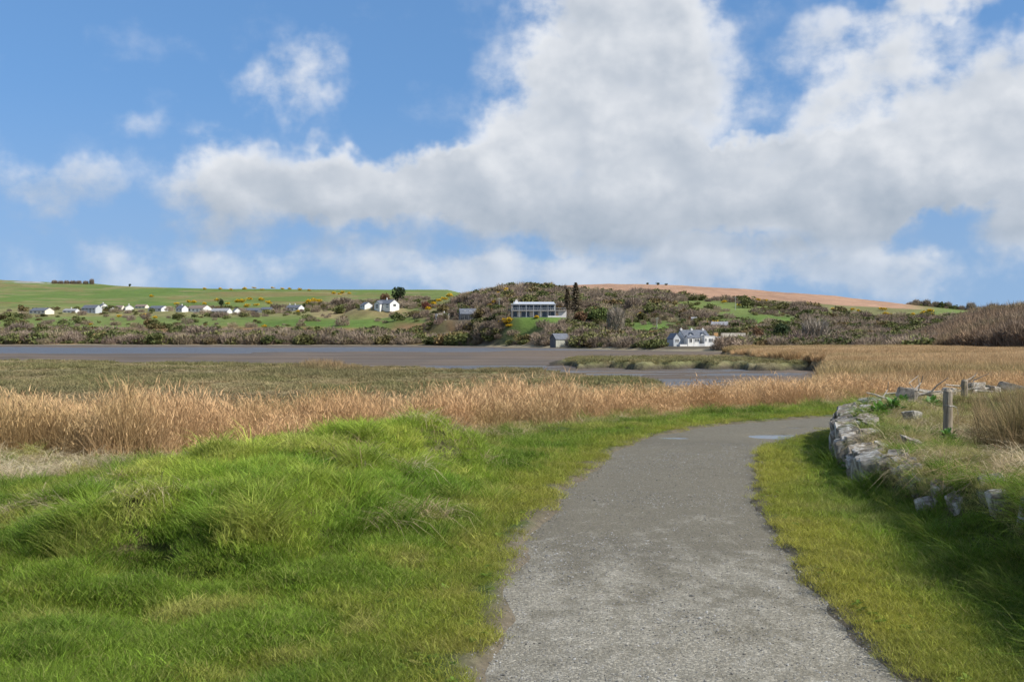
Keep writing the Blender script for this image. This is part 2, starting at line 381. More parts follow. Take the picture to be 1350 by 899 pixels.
# ------------------------------------------------------------------ mudflat, water, saltmarsh
def pxu(px): return (px-CX)/F
def in_px(U): return U*F+CX
def mud_height(px, d):
    """open mud with shallow channels that dip below the water"""
    z = np.full(px.shape, -2.93)
    wob = (fbm(px*.012, d*.01, 91, 4)-.5)
    row = HZ+4.62*F/d                                        # picture row of this distance, only to place the channels
    c1 = sst(row+wob*2.2, 457.6, 458.8)*(1-sst(row+wob*2.2, 462.6+(px < 330)*1.6, 464.8+(px < 330)*1.6))*(1-sst(px, 560, 720))
    c2 = sst(row+wob*3, 477.6, 478.6)*(1-sst(row+wob*3, 481.5, 482.5))*sst(px, 110, 150)*(1-sst(px, 235, 275))
    c3 = sst(row+wob*3, 481.5, 483)*(1-sst(row+wob*3, 486, 488))*sst(px, 545, 575)*(1-sst(px, 690, 730))
    c4 = sst(row+wob*2.5, 481, 484)*(1-sst(row, 505, 512))*sst(px, 690, 730)*(1-sst(px, 1010, 1090))*sst(fbm(px*.009+7, row*.62, 95, 4), .42, .54)
    c5 = sst(row+wob*2, 458.8, 459.6)*(1-sst(row+wob*2, 461.4, 462.2))*sst(px, 640, 700)*(1-sst(px, 850, 900))*.6
    z = z-.26*np.clip(c1+c2+c3+c4+c5, 0, 1)
    z = z+(fbm(px*.03, d*.05, 97, 4)-.5)*.10
    return z
SHORE_PX = np.array([-900, 0, 200, 350, 500, 590, 650, 710, 800, 900, 1000, 1100, 1200, 1290, 1350, 2200.]); SHORE_D = np.array([560, 545, 538, 532, 520, 490, 455, 425, 375, 334, 312, 292, 262, 242, 222, 190.])
X, Y, U, D = fan(-1.0, 1.0, 700, 60, 640, 420)
px = in_px(U)
mcol = np.empty(X.shape+(3,)); f1 = fbm(px*.01, D*.03, 99, 4); row = HZ+4.6*F/D
mcol[:] = (.138, .105, .076); mcol += (np.array([.095, .078, .062])-mcol)*(sst(f1, .4, .65)*.7)[..., None]
mcol += (np.array([.20, .17, .115])-mcol)*((sst(D, np.interp(px, SHORE_PX, SHORE_D)-26, np.interp(px, SHORE_PX, SHORE_D)-6))*.8)[..., None]
def mat_mud():
    m, w = new_mat('wet_mud'); p = pos(w)
    col = w.n('Attribute', attribute_type='GEOMETRY', attribute_name='col').outputs['Vector']
    n = w.noise(w.vm('MULTIPLY', p, (.25, 1, 1)), .12, 7, .62)
    c = w.mix(w.ss(n, .35, .68, 0, .45), col, (.085, .072, .058))
    ro = w.ss(w.noise(w.vm('MULTIPLY', p, (.12, 1, 1)), .07, 5, .6), .40, .60, .62, .95)
    bp = w.n('Bump', ins={'Height': w.noise(p, 1.4, 7, .65), 'Strength': .6, 'Distance': .06}).outputs[0]
    b = w.n('BsdfPrincipled', ins={'Base Color': c, 'Roughness': ro, 'Specular IOR Level': .12, 'Normal': bp}); finish(w, b.outputs[0]); return m
o = link('mudflat', grid_mesh('mudflat', X, Y, mud_height(px, D), col=mcol), mat_mud()); tag(o, kind='structure')
def mat_water(name, bump=.55, rough=.12, bscale=2.2, col=(.035, .05, .06, 1)):
    m, w = new_mat(name); p = pos(w)
    n = w.noise(w.vm('MULTIPLY', p, (.6, 1, 1)), bscale, 6, .6)
    bp = w.n('Bump', ins={'Height': n, 'Strength': bump, 'Distance': .12}).outputs[0]
    b = w.n('BsdfPrincipled', ins={'Base Color': col, 'Roughness': rough, 'IOR': 1.33, 'Normal': bp}); finish(w, b.outputs[0]); return m
me = mesh_np('water', [(-700, 70, -3.02), (700, 70, -3.02), (900, 640, -3.02), (-900, 640, -3.02)], [[(0, 1, 2, 3)]])
o = link('water', me, mat_water('estuary_water', .8, .40, 2.2, (.085, .078, .070, 1))); tag(o, kind='structure')

def marsh_mask(px, d):
    wob = (fbm(px*.02, d*.06, 111, 4)-.5)
    far = np.interp(px, [-600, 0, 110, 180, 250, 500, 560, 640, 700, 770, 830, 870, 900], [170, 166, 163, 152, 147, 134, 126, 122, 119, 107, 98, 84, 40])
    main = 1-sst(d+wob*16, far-2, far+1.5)
    creek = np.interp(px, [430, 500, 560, 640, 700, 760, 800], [95, 87, 84, 88, 85, 82, 84])+wob*8
    main = main*(1-.85*(1-sst(np.abs(d-creek), 1.5, 3.8))*sst(px, 470, 520)*(1-sst(px, 770, 800)))
    creek2 = np.interp(px, [440, 520, 640, 720], [112, 114, 110, 112])+wob*6
    main = main*(1-.8*(1-sst(np.abs(d-creek2), 1.2, 3.0))*sst(px, 470, 500)*(1-sst(px, 700, 720)))
    creek3 = np.interp(px, [-100, 60, 140], [69, 66, 60])+wob*6
    main = main*(1-.8*(1-sst(np.abs(d-creek3), .8, 2.4))*(1-sst(px, 120, 150)))
    isl = sst(d+wob*24, np.interp(px, [690, 760, 1000, 1090], [178, 158, 147, 146]), np.interp(px, [690, 760, 1000, 1090], [180, 161, 150, 149]))*(1-sst(d+wob*14, np.interp(px, [690, 760, 900, 1000], [182, 196, 206, 225]), np.interp(px, [690, 760, 900, 1000], [184, 199, 209, 228])))*sst(px, 690, 770)
    east = np.interp(d, [30, 42, 55, 90, 120, 140, 150, 160, 175, 190, 230], [700, 900, 1070, 1088, 1092, 1094, 1060, 1020, 1000, 985, 960])
    right = sst(px+wob*60, east-4, east+10)
    pond = np.exp(-(((px-352)/34)**2+((d-106)/2.6)**2)**2)
    return np.clip(np.maximum(np.maximum(main*(1-pond), isl), right), 0, 1), right
X, Y, U, D = fan(-.95, .95, 760, 42, 300, 330)
px = in_px(U); mk, rt = marsh_mask(px, D)
shore_r = np.interp(px, SHORE_PX, SHORE_D)
zm = -3.45+mk*(1.38+.0*D)+(fbm(X*.22, Y*.22, 121, 4)-.5)*.34*mk+(vnoise(X*1.6, Y*1.6, 123)-.5)*.16*mk
zm = zm+rt*mk*.5*sst(D, 42, 70)
zm = np.where(D < 60, np.maximum(zm, -2.2), zm)
c1 = np.array([.23, .20, .11]); c2 = np.array([.14, .14, .06]); c3 = np.array([.24, .19, .11]); mudc = np.array([.06, .05, .036])
ff = fbm(X*.10, Y*.10, 131, 4); f2 = fbm(X*.35, Y*.25, 133, 3)
col = c1+(c2-c1)*sst(ff, .38, .62)[..., None]; col = col+(c3-col)*(sst(f2, .55, .75)*.5)[..., None]
col = col+(np.array([.30, .215, .115])-col)*(rt*.8)[..., None]
col = col+(mudc-col)*(1-sst(mk, .45, .97))[..., None]
M_MARSH = mat_cover('saltmarsh_turf', nscale=.9, var=.35, bump=.9, bscale=1.6, bdist=.35)
o = link('saltmarsh', grid_mesh('saltmarsh', X, Y, zm, col=col, mask=(mk > .02) & (D < shore_r+25)), M_MARSH); tag(o, kind='structure')
def marsh_z(x, y):
    u = x/y; px = in_px(u); mk, rt = marsh_mask(px, y)
    z = -3.45+mk*1.38+(fbm(x*.22, y*.22, 121, 4)-.5)*.34*mk+rt*mk*.5*sst(y, 42, 70)
    return np.where(y < 60, np.maximum(z, -2.2), z), mk, rt

# ------------------------------------------------------------------ the far shore and hills
COLS = {
 -900: [(560, 454), (575, 452), (640, 444), (720, 432), (880, 418), (920, 413), (1150, 402), (1600, 388), (2100, 378), (2700, 367), (3400, 378)],
    0: [(545, 454.6), (562, 452), (620, 446), (700, 433), (860, 419), (910, 413.5), (1100, 404), (1600, 388), (2100, 378), (2600, 369), (3300, 378)],
  120: [(540, 454.8), (556, 452), (620, 444), (700, 432), (860, 419), (910, 413), (1150, 402), (1600, 388), (2100, 379), (2500, 373.5), (3200, 382)],
  200: [(538, 454.8), (554, 452), (620, 443), (700, 431), (860, 419), (910, 412.5), (1200, 398), (1600, 386), (2000, 379), (2300, 378.5), (3000, 386)],
  350: [(532, 455), (550, 451.5), (620, 441), (690, 430), (740, 420), (860, 413), (910, 411.5), (1200, 398), (1600, 387), (1900, 381), (2600, 388)],
  500: [(520, 455.4), (540, 450), (600, 438), (650, 428), (720, 416), (760, 408), (850, 404), (1150, 395), (1500, 387), (1850, 382), (2500, 388)],
  590: [(490, 456.2), (506, 452), (540, 442), (575, 430), (610, 417), (660, 405), (760, 395), (1100, 389), (1500, 384.5), (1850, 382), (2500, 388)],
  650: [(455, 457.2), (468, 453), (480, 444), (500, 428), (525, 411), (575, 399), (645, 389), (710, 386.5), (900, 394), (1600, 396), (2500, 398)],
  710: [(425, 458.3), (434, 454), (446, 444), (458, 428), (466, 419.5), (486, 418.5), (510, 409), (570, 397), (640, 388), (720, 383), (800, 375.5), (950, 380), (2500, 398)],
  800: [(375, 460.4), (384, 456), (400, 450), (432, 440), (464, 427), (505, 414), (565, 403), (645, 394), (720, 386), (880, 374.5), (1050, 380), (2500, 398)],
  900: [(334, 462.5), (340, 458.5), (372, 456.5), (395, 447), (425, 440), (455, 430), (495, 418), (570, 405), (655, 394), (720, 388), (900, 376), (1080, 384), (2500, 400)],
 1000: [(312, 464), (322, 459), (372, 452), (420, 442), (470, 428), (560, 410), (660, 398), (740, 392), (900, 382.5), (1080, 390), (2500, 404)],
 1100: [(292, 465), (304, 460), (370, 452), (440, 438), (520, 424), (620, 411), (700, 403), (780, 398), (920, 391), (1100, 398), (2500, 410)],
 1200: [(262, 463), (276, 460), (340, 450), (420, 438), (520, 425), (620, 414), (700, 409), (780, 405), (920, 401.5), (1100, 405), (2500, 415)],
 1290: [(242, 462), (252, 459), (290, 443), (330, 432), (400, 425), (520, 421), (640, 417), (740, 414), (920, 411.5), (1100, 413), (2500, 422)],
 1350: [(222, 462.5), (234, 458), (265, 442), (300, 428), (340, 423), (500, 419), (640, 416), (740, 414), (920, 411), (1100, 412), (2500, 420)],
 2200: [(190, 464), (204, 458), (240, 442), (280, 428), (330, 422), (500, 418), (640, 415), (740, 413), (920, 410), (1100, 410), (2500, 416)],
}
_cp = np.array(sorted(COLS)); _dk = np.concatenate([[0, .004, .01, .02, .035], np.linspace(.05, 1, 90)])
def _col_z(px0, d):
    c = np.array(COLS[px0], float); z = EYE+(HZ-c[:, 1])*c[:, 0]/F
    return np.interp(d, c[:, 0], z)
def hill_base(px, d):
    """rolling land behind the shore line: keyed heights blended between bearings, at equal relative depth behind the shore"""
    px = np.asarray(px, float); d = np.asarray(d, float)
    k = np.clip(np.searchsorted(_cp, px)-1, 0, len(_cp)-2); t = np.clip((px-_cp[k])/(_cp[k+1]-_cp[k]), 0, 1)
    sh = np.interp(px, SHORE_PX, SHORE_D)
    z = np.zeros(px.shape)
    for i, c in enumerate(_cp):
        wgt = np.where(k == i, 1-t, 0)+np.where(k+1 == i, t, 0)
        if not wgt.any(): continue
        s0 = np.interp(c, SHORE_PX, SHORE_D)
        dd = np.where(d < 1000, s0+(d-sh)*(1000-s0)/(1000-sh), d)
        z = z+wgt*_col_z(c, dd)
    return z, sh
PADS = [(706, 477, 419.0, 15, 25), (612, 558, 422.3, 13, 24), (583, 572, 423.2, 7, 16), (921, 363, 456.6, 11, 17), (505, 735, 406.8, 16, 32), (949, 447, 432, 6, 12)]     # levelled plots: bearing, distance, level (picture row), radii
def hill_z(x, y):
    z = hill_raw(x, y)
    for (p, d, r, r0, r1) in PADS:
        cx, cz = (p-CX)/F*d, EYE+(HZ-r)*d/F; k = 1-sst(np.hypot(x-cx, y-d), r0, r1); z = z+(cz-z)*k
    return z
def hill_raw(x, y):
    px = in_px(x/y); z, sh = hill_base(px, y)
    near = sst(y-sh, 12, 90)
    return z+((fbm(x*.012, y*.012, 141, 3)-.5)*4.5*near*sst(y, 380, 560)*(1-.6*sst(y, 700, 900))+(fbm(x*.05, y*.05, 143, 3)-.5)*1.1*near)*(1-sst(y, 800, 1600)*.5)
LC = {'grass': (.125, .160, .045), 'lush': (.095, .150, .032), 'straw': (.24, .19, .095), 'bracken': (.20, .125, .060), 'scrub': (.085, .070, .048), 'plough': (.325, .20, .130), 'beach': (.24, .205, .135), 'olive': (.15, .145, .06), 'rock': (.30, .30, .30)}
LC = {k: np.array(v) for k, v in LC.items()}
def land_cover(x, y):
    """colour of the fields, the ploughed slope, the bracken and the scrub floor, and how much scrub grows there"""
    px = in_px(x/y); z = hill_base(px, y)[0]; sh = np.interp(px, SHORE_PX, SHORE_D); b = y-sh
    row = HZ-(z-EYE)*F/y
    j = (fbm(px*.02, row*.15, 151, 4)-.5); row = row+j*5; pj = px+(fbm(px*.03+9, row*.1, 153, 3)-.5)*40
    col = np.empty(px.shape+(3,)); col[:] = LC['olive']; scrub = np.full(px.shape, .0); gorse = np.zeros(px.shape)
    def put(m, c, a=1.0):
        col[...] = col+(LC[c]-col)*(np.asarray(m, float)*a)[..., None]
    left = 1-sst(pj, 545, 600)
    # left: shore scrub, green meadow, village, fields up to the sky
    put(left, 'grass'); put(left*sst(row, 404, 410)*(1-sst(row, 416, 420)), 'straw', .55)
    put(left*sst(row, 428, 433), 'bracken'); put(left*sst(pj, 300, 350)*sst(row, 420, 424)*(1-sst(row, 430, 434)), 'lush')
    put(left*sst(pj, 400, 430)*sst(row, 407, 410)*(1-sst(row, 418, 421)), 'straw', .8)
    put(left*sst(row, 384, 387)*(1-sst(row, 389, 393))*sst(pj, 230, 300), 'bracken', .5)
    put(left*(1-sst(row, 372, 376))*(1-sst(pj, 60, 120))*sst(fbm(px*.08, row*.6, 157, 3), .42, .56), 'rock')
    put(left*sst(row, 392, 396)*(1-sst(row, 400, 404))*sst(fbm(px*.012, row*.2, 159, 3), .45, .6), 'bracken', .5)
    scrub = np.maximum(scrub, left*sst(row, 436, 441)*.95)
    scrub = np.maximum(scrub, left*sst(row, 395, 397)*(1-sst(row, 404, 408))*.40*sst(pj, 170, 240))
    scrub = np.maximum(scrub, left*(1-sst(row, 381.5, 384))*.9*sst(pj, 230, 300)*(1-sst(pj, 470, 510)))
    patch = fbm(px*.03+2, row*.35, 161, 4); put(left*(1-sst(row, 402, 406))*sst(patch, .52, .66), 'bracken', .45); put(left*(1-sst(row, 402, 406))*sst(fbm(px*.008, row*.16+3, 163, 3), .50, .58), 'lush', .8)
    put(left*(1-sst(row, 404, 408))*sst(fbm(px*.02+4, row*.5, 165, 3), .58, .68), 'straw', .5)
    for (hr, a0, a1, sl) in ((387.5, 120, 330, .004), (391.5, 20, 260, -.006), (396.5, 150, 480, .004), (400.5, 0, 170, .0), (384.0, 180, 420, .006), (390, 380, 560, -.008)):
        scrub = np.maximum(scrub, left*.55*(np.abs(row-j*5-(hr+(px-250)*sl)-(fbm(px*.01, px*0, 167, 2)-.5)*3) < .55)*sst(px, a0, a0+10)*(1-sst(px, a1-10, a1))*(fbm(px*.09, px*0+hr, 169, 2) > .42))
    scrub = np.maximum(scrub, left*.03); scrub = np.maximum(scrub, left*.05*sst(row, 405, 408)*(1-sst(row, 418, 421)))
    gorse = np.maximum(gorse, left*(.55*sst(row, 390, 395)*(1-sst(row, 406, 410))+.45*(1-sst(row, 381, 385)))*sst(pj, 170, 240))
    # middle: the wooded headland
    ylim = np.interp(px, [600, 850, 950, 1000, 1100, 1200, 1300, 1400], [690, 690, 670, 630, 580, 560, 540, 520])+j*60
    mid = sst(pj, 560, 610)*(1-sst(y, ylim, ylim+30))
    put(mid, 'scrub'); scrub = np.maximum(scrub, mid*.95)
    lawn = np.exp(-(((px-722)/56)**2+((y-460)/8)**2)**2); put(lawn, 'lush'); scrub = scrub*(1-lawn)
    for (cx, cy, rx, ry, c) in ((855, 432, 56, 11, 'lush'), (975, 411, 78, 17, 'grass'), (1010, 425, 72, 8, 'lush'), (925, 402, 44, 10, 'grass'), (800, 440, 40, 4, 'grass'), (545, 432, 40, 8, 'bracken'), (620, 440, 25, 5, 'bracken')):
        e = np.exp(-(((pj-cx)/rx)**2+((row-cy)/ry)**2)**2); put(e, c); scrub = scrub*(1-.93*e)
    gorse = np.maximum(gorse, mid*(.24*(1-sst(row, 412, 425))+.05))
    # ploughed field over the brow and green strips
    pl = sst(y, ylim+15, ylim+35)*sst(pj, 690, 730); put(pl, 'plough'); scrub = scrub*(1-pl)
    gr = sst(y-(px-900)*.12, 905, 915)*sst(px, 880, 960); put(gr*pl, 'grass')
    gr2 = pl*sst(px, 980, 1050)*(1-sst(y, 690+0*px, 720)); put(gr2, 'olive')
    gr3 = pl*sst(px, 1180, 1250); put(gr3, 'grass')
    farl = sst(y, 760, 800)*(1-sst(pj, 640, 700))*sst(pj, 540, 580); put(farl, 'grass'); scrub = scrub*(1-.9*farl)
    hedge = (np.abs(y-925) < 16)*sst(px, 1192, 1205)*(px < 1800); scrub = np.maximum(scrub, hedge*.9)
    # right: scrub right down to the reeds
    be = 1-sst(b+j*10, 2, 8); put(be, 'beach'); scrub = scrub*(1-sst(-b, -9, -3))
    return col, np.clip(scrub, 0, 1), np.clip(gorse, 0, 1), row
X, Y, U, D = fan(-1.0, 1.0, 760, 1, 2, 2)
uu = np.linspace(-1.0, 1.0, 760); tt = np.linspace(0, 1, 360)
pxr = in_px(uu); shr = np.interp(pxr, SHORE_PX, SHORE_D)
Dg = (shr[None, :]-14)*((3300/(shr[None, :]-14))**(tt[:, None]**1.25)); Ug = np.broadcast_to(uu, Dg.shape)
XX, YY = Ug*Dg, Dg
ZZ = hill_z(XX, YY); ZZ[0] = -3.6
lc, scr, gor, rw = land_cover(XX, YY)
M_HILL = mat_cover('hillside_cover', nscale=.12, var=.30, bump=.8, bscale=.4, bdist=.5)
o = link('hillside', grid_mesh('hillside', XX, YY, ZZ, col=lc), M_HILL); tag(o, kind='structure')
# the land goes on to the horizon on every side
me = mesh_np('terrain', [(-9000, -9000, -4.2), (9000, -9000, -4.2), (9000, 9000, -4.2), (-9000, 9000, -4.2)], [[(0, 1, 2, 3)]])
o = link('terrain', me, mat_flat('far_ground', (.12, .13, .06), .95, .3, .02)); tag(o, kind='structure')

# ------------------------------------------------------------------ foliage: small clumps placed as instances
def blades(n, rad, h, hv, w, lean, curve, seg=2, seed=0, droop=0.0, flat=False):
    """a clump of n grass blades; returns vertices, faces and a random value per face"""
    r = np.random.default_rng(seed)
    a = r.uniform(0, 2*np.pi, n); q = rad*np.sqrt(r.uniform(0, 1, n))
    bx, by = q*np.cos(a), q*np.sin(a)
    hh = h*(1+hv*r.uniform(-1, 1, n)); la = r.uniform(0, 2*np.pi, n)*.75+a*.25; ln = lean*r.uniform(.2, 1.3, n)+curve*0
    fa = r.uniform(0, np.pi, n); ww = w*r.uniform(.65, 1.35, n)
    V = []; 
    for k in range(seg+1):
        t = k/seg
        off = hh*(ln*t+curve*t*t*r.uniform(.7, 1.3, n))
        z = hh*(t-droop*t*t*t*ln-.18*(ln*t+curve*t*t)**2)
        cx, cy = bx+np.cos(la)*off, by+np.sin(la)*off
        wk = ww*(1-t*.55) if k < seg else ww*0
        dx, dy = np.cos(fa)*wk/2, np.sin(fa)*wk/2
        if k < seg: V += [np.stack([cx-dx, cy-dy, z], -1), np.stack([cx+dx, cy+dy, z], -1)]
        else: V += [np.stack([cx, cy, z], -1)]
    m = len(V); V = np.stack(V, 1).reshape(-1, 3); b0 = np.arange(n)[:, None]*m
    quads = np.concatenate([b0+np.array([2*k, 2*k+1, 2*k+3, 2*k+2]) for k in range(seg-1)]) if seg > 1 else np.zeros((0, 4), int)
    tris = b0+np.array([2*seg-2, 2*seg-1, 2*seg])
    bv = r.uniform(0, 1, n)
    return V, quads, tris, np.concatenate([np.tile(bv, seg-1), bv])
def join(parts):
    V = []; Q = []; T = []; bq = []; bt = []; o = 0
    for (v, q, t, b) in parts:
        V.append(v); Q.append(q+o); T.append(t+o); bq.append(b[:len(q)]); bt.append(b[len(q):]); o += len(v)
    return np.concatenate(V), np.concatenate(Q), np.concatenate(T), np.concatenate(bq+bt)
def proto(name, part, mat):
    v, q, t, b = part
    me = mesh_np(name, v, [q, t]); at = me.attributes.new('bv', 'FLOAT', 'FACE'); at.data.foreach_set('value', b.astype(np.float32))
    me.materials.append(mat); return bpy.data.objects.new(name, me)
def scatter(name, protos, P, rot, scl, tint, idx=None, label=None, cat=None):
    """ONE object: the protos instanced on a cloud of points by geometry nodes"""
    n = len(P); col = bpy.data.collections.new(name+'_sources')
    for i, p in enumerate(protos):
        p.name = f'{name}_source_{i:02d}'; col.objects.link(p)
    me = bpy.data.meshes.new(name); me.vertices.add(n); me.vertices.foreach_set('co', np.asarray(P, np.float32).ravel())
    def at(k, typ, arr, f):
        a = me.attributes.new(k, typ, 'POINT'); a.data.foreach_set(f, np.ascontiguousarray(arr).ravel())
    scl = np.asarray(scl, np.float32); scl = np.repeat(scl[:, None], 3, 1) if scl.ndim == 1 else scl
    at('rot', 'FLOAT_VECTOR', np.asarray(rot, np.float32), 'vector'); at('scl', 'FLOAT_VECTOR', scl, 'vector')
    at('tint', 'FLOAT_VECTOR', np.asarray(tint, np.float32), 'vector')
    at('pick', 'INT', (rng.integers(0, len(protos), n) if idx is None else idx).astype(np.int32), 'value')
    o = link(name, me)
    ng = bpy.data.node_groups.new(name, 'GeometryNodeTree')
    ng.interface.new_socket('Geometry', in_out='INPUT', socket_type='NodeSocketGeometry'); ng.interface.new_socket('Geometry', in_out='OUTPUT', socket_type='NodeSocketGeometry')
    N = ng.nodes.new; Lk = ng.links.new
    gi, go = N('NodeGroupInput'), N('NodeGroupOutput'); mp = N('GeometryNodeMeshToPoints'); ip = N('GeometryNodeInstanceOnPoints'); ci = N('GeometryNodeCollectionInfo')
    ci.inputs['Collection'].default_value = col; ci.inputs['Separate Children'].default_value = True; ci.inputs['Reset Children'].default_value = True
    def na(k, dt):
        q = N('GeometryNodeInputNamedAttribute'); q.data_type = dt; q.inputs['Name'].default_value = k; return q.outputs['Attribute']
    Lk(gi.outputs[0], mp.inputs[0]); Lk(mp.outputs[0], ip.inputs['Points']); Lk(ci.outputs[0], ip.inputs['Instance'])
    ip.inputs['Pick Instance'].default_value = True
    Lk(na('pick', 'INT'), ip.inputs['Instance Index']); Lk(na('rot', 'FLOAT_VECTOR'), ip.inputs['Rotation']); Lk(na('scl', 'FLOAT_VECTOR'), ip.inputs['Scale'])
    Lk(ip.outputs[0], go.inputs[0])
    md = o.modifiers.new('scatter', 'NODES'); md.node_group = ng
    tag(o, label, cat, kind='stuff'); return o
def rot_z(n, tilt=.08): return np.stack([rng.normal(0, tilt, n), rng.normal(0, tilt, n), rng.uniform(0, 6.283, n)], -1)
def mixc(cols, wts):
    out = np.zeros((len(wts[0]), 3)); s = np.zeros(len(wts[0]))
    for c, w in zip(cols, wts): out += np.array(c)*w[:, None]; s += w
    return out/np.maximum(s, 1e-6)[:, None]
def spray(n, box):                                          # random points in (u, distance) so that near ground gets the density it shows
    u = rng.uniform(box[0], box[1], n); d = box[2]*(box[3]/box[2])**rng.uniform(0, 1, n); return u*d, d

M_GRASS = mat_leaf('grass_blade', trans=.46, var=.38, spec=.12)
M_REED = mat_leaf('dry_reed', trans=.25, rough=.7, spec=.1, var=.35)
M_TWIG = mat_twig('bare_twig')

# --- turf ---------------------------------------------------------
short = [proto('turf', blades(95, .15, .045, .5, .0042, .75, .5, 2, 10+i), M_GRASS) for i in range(5)]
lush = [proto('lush', blades(100, .14, .060, .7, .0044, .60, .45, 3, 30+i, droop=.2), M_GRASS) for i in range(6)]
longg = [proto('long', blades(85, .10, .155, .55, .0052, .45, .65, 3, 50+i, droop=.25), M_GRASS) for i in range(5)]
GREEN, YEL, DRY, DEEP, OLIVE = (.190, .285, .034), (.400, .360, .064), (.52, .41, .20), (.100, .185, .024), (.150, .165, .040)
x, y = spray(62000, (-.62, .62, 4.2, 30))
pd, sd, s_ = path_d(x, y); bd, b_ = bank_d(x, y); bk = y-reed_front(x)
mo = mound(x, y)*(sd < 0)
keep = (pd > .02+.10*vnoise(x*5, y*5, 3)) & (bk < .9) & (bd < 2.8+2*(y > 17)) & ((bd < -.02) | (bd > .20) | ((bd > -.02) & (y < 13.4) & ~((y > 11.7) & (y < 12.9))))
keep &= rng.uniform(0, 1, len(x)) < np.clip(sst(pd, -.02, .28)*1.05-.75*sst(fbm(x*2.2, y*2.2, 201, 3), .55, .66)*(1-sst(pd, .3, 1.3))*(sd < 0), 0, 1)
keep &= rng.uniform(0, 1, len(x)) < (1-.45*sst(bk, -1.4, .2))*(1-.93*np.exp(-(((x+6.5)/1.3)**2+((y-14.6)/1.1)**2)**2))
x, y, pd, bd, bk, mo, sd = [v[keep] for v in (x, y, pd, bd, bk, mo, sd)]
n = len(x); f1 = fbm(x*.7, y*.7, 203, 3); f2 = fbm(x*2.6, y*2.6, 205, 3); rnd = rng.uniform(0, 1, n)
wild = np.clip(sst(mo, .02, .16)+.85*sst(f1, .50, .66)*sst(pd, 1.1, 2.6)*(sd < 0)+.35*sst(pd, 1.6, 3)*(sd < 0), 0, 1)
wild = np.where(bd > .1, .55+.45*sst(f2, .4, .6), np.maximum(wild, .85*sst(bd, -.55, -.12)))
tussock = sst(fbm(x*2.2, y*2.2, 207, 2), .62, .74)*sst(wild, .4, .9)
idx = np.where(rnd < wild, 5+rng.integers(0, 6, n), rng.integers(0, 5, n))
idx = np.where((rng.uniform(0, 1, n) < tussock*.75) & (wild > .4), 11+rng.integers(0, 5, n), idx)
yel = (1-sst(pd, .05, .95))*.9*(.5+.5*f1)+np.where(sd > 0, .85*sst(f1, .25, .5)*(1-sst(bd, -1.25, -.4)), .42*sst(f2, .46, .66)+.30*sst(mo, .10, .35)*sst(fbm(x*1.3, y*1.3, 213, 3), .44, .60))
dry = .24*sst(f2, .58, .72)+.55*sst(bk, -1.8, -.2)*sst(f2, .35, .6)+.30*(1-sst(pd, .0, .22))+np.where(bd > .1, .85*sst(fbm(x*1.1, y*1.1, 209, 3), .42, .58), 0)+.10*(rng.uniform(0, 1, n) < .07)
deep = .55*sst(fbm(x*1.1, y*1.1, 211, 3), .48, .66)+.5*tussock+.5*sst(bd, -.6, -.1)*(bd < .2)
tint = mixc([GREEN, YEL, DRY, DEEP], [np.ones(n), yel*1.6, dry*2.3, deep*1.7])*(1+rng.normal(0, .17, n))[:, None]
tint = tint*np.where(idx >= 5, 1.0+.62*sst(mo, .05, .3), 1.0)[:, None]  # taller tufts on the mound tinted brighter: its sunlit look put into the colour
sc = np.where(idx < 5, (.85+.5*f1), .75+.55*f2)*np.clip(.75+y/30, .85, 1.5)*rng.uniform(.8, 1.2, n)
sc = np.where(idx < 5, sc*(.65+.35*sst(pd, .05, .6)), sc)*np.where(bd > .05, .72, 1)*np.where((bd > -.7) & (bd < .0) & (y > 12.5), .6, 1)
rot = rot_z(n, .12)
zz = H(x, y)
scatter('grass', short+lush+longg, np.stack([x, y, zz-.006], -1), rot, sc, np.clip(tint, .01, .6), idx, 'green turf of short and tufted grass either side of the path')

# --- long grass hanging over the bank and at its foot
x, y = spray(5200, (.15, .62, 5.0, 19)); bd, b_ = bank_d(x, y); pd, sd, s_ = path_d(x, y)
pr = (np.exp(-((bd-.26)/.12)**2)*.55+np.exp(-((bd+.16)/.14)**2)*.45*(y < 15)+.35*(np.abs(bd-.05) < .2)*(y < 11.5))*(.35+.65*sst(fbm(x*1.8, y*1.8, 217, 2), .38, .6))
keep = (rng.uniform(0, 1, len(x)) < pr) & (pd > .45) & ~((bd > -.1) & (bd < .18) & (y > 11.6))
x, y, bd = x[keep], y[keep], bd[keep]; n = len(x)
tint = mixc([(.15, .24, .025), (.10, .185, .022), (.36, .29, .13), (.25, .25, .05)], [np.ones(n), 1.2*(rng.uniform(0, 1, n) < .4), 1.6*(rng.uniform(0, 1, n) < .16)*(bd > .1), 1.0*(rng.uniform(0, 1, n) < .3)])*(1+rng.normal(0, .15, n))[:, None]
rot = rot_z(n, .10); rot[:, 1] -= .25*(bd > .1)
longb = [proto('longb', blades(70, .08, .24, .45, .0056, .36, .95, 4, 90+i, droop=.25), M_GRASS) for i in range(4)]
scatter('long_grass', longb, np.stack([x, y, H(x, y)-.01], -1), rot, rng.uniform(.5, 1.1, n), np.clip(tint, .01, .6), None, 'long grass hanging over the bank and the foot of the wall')

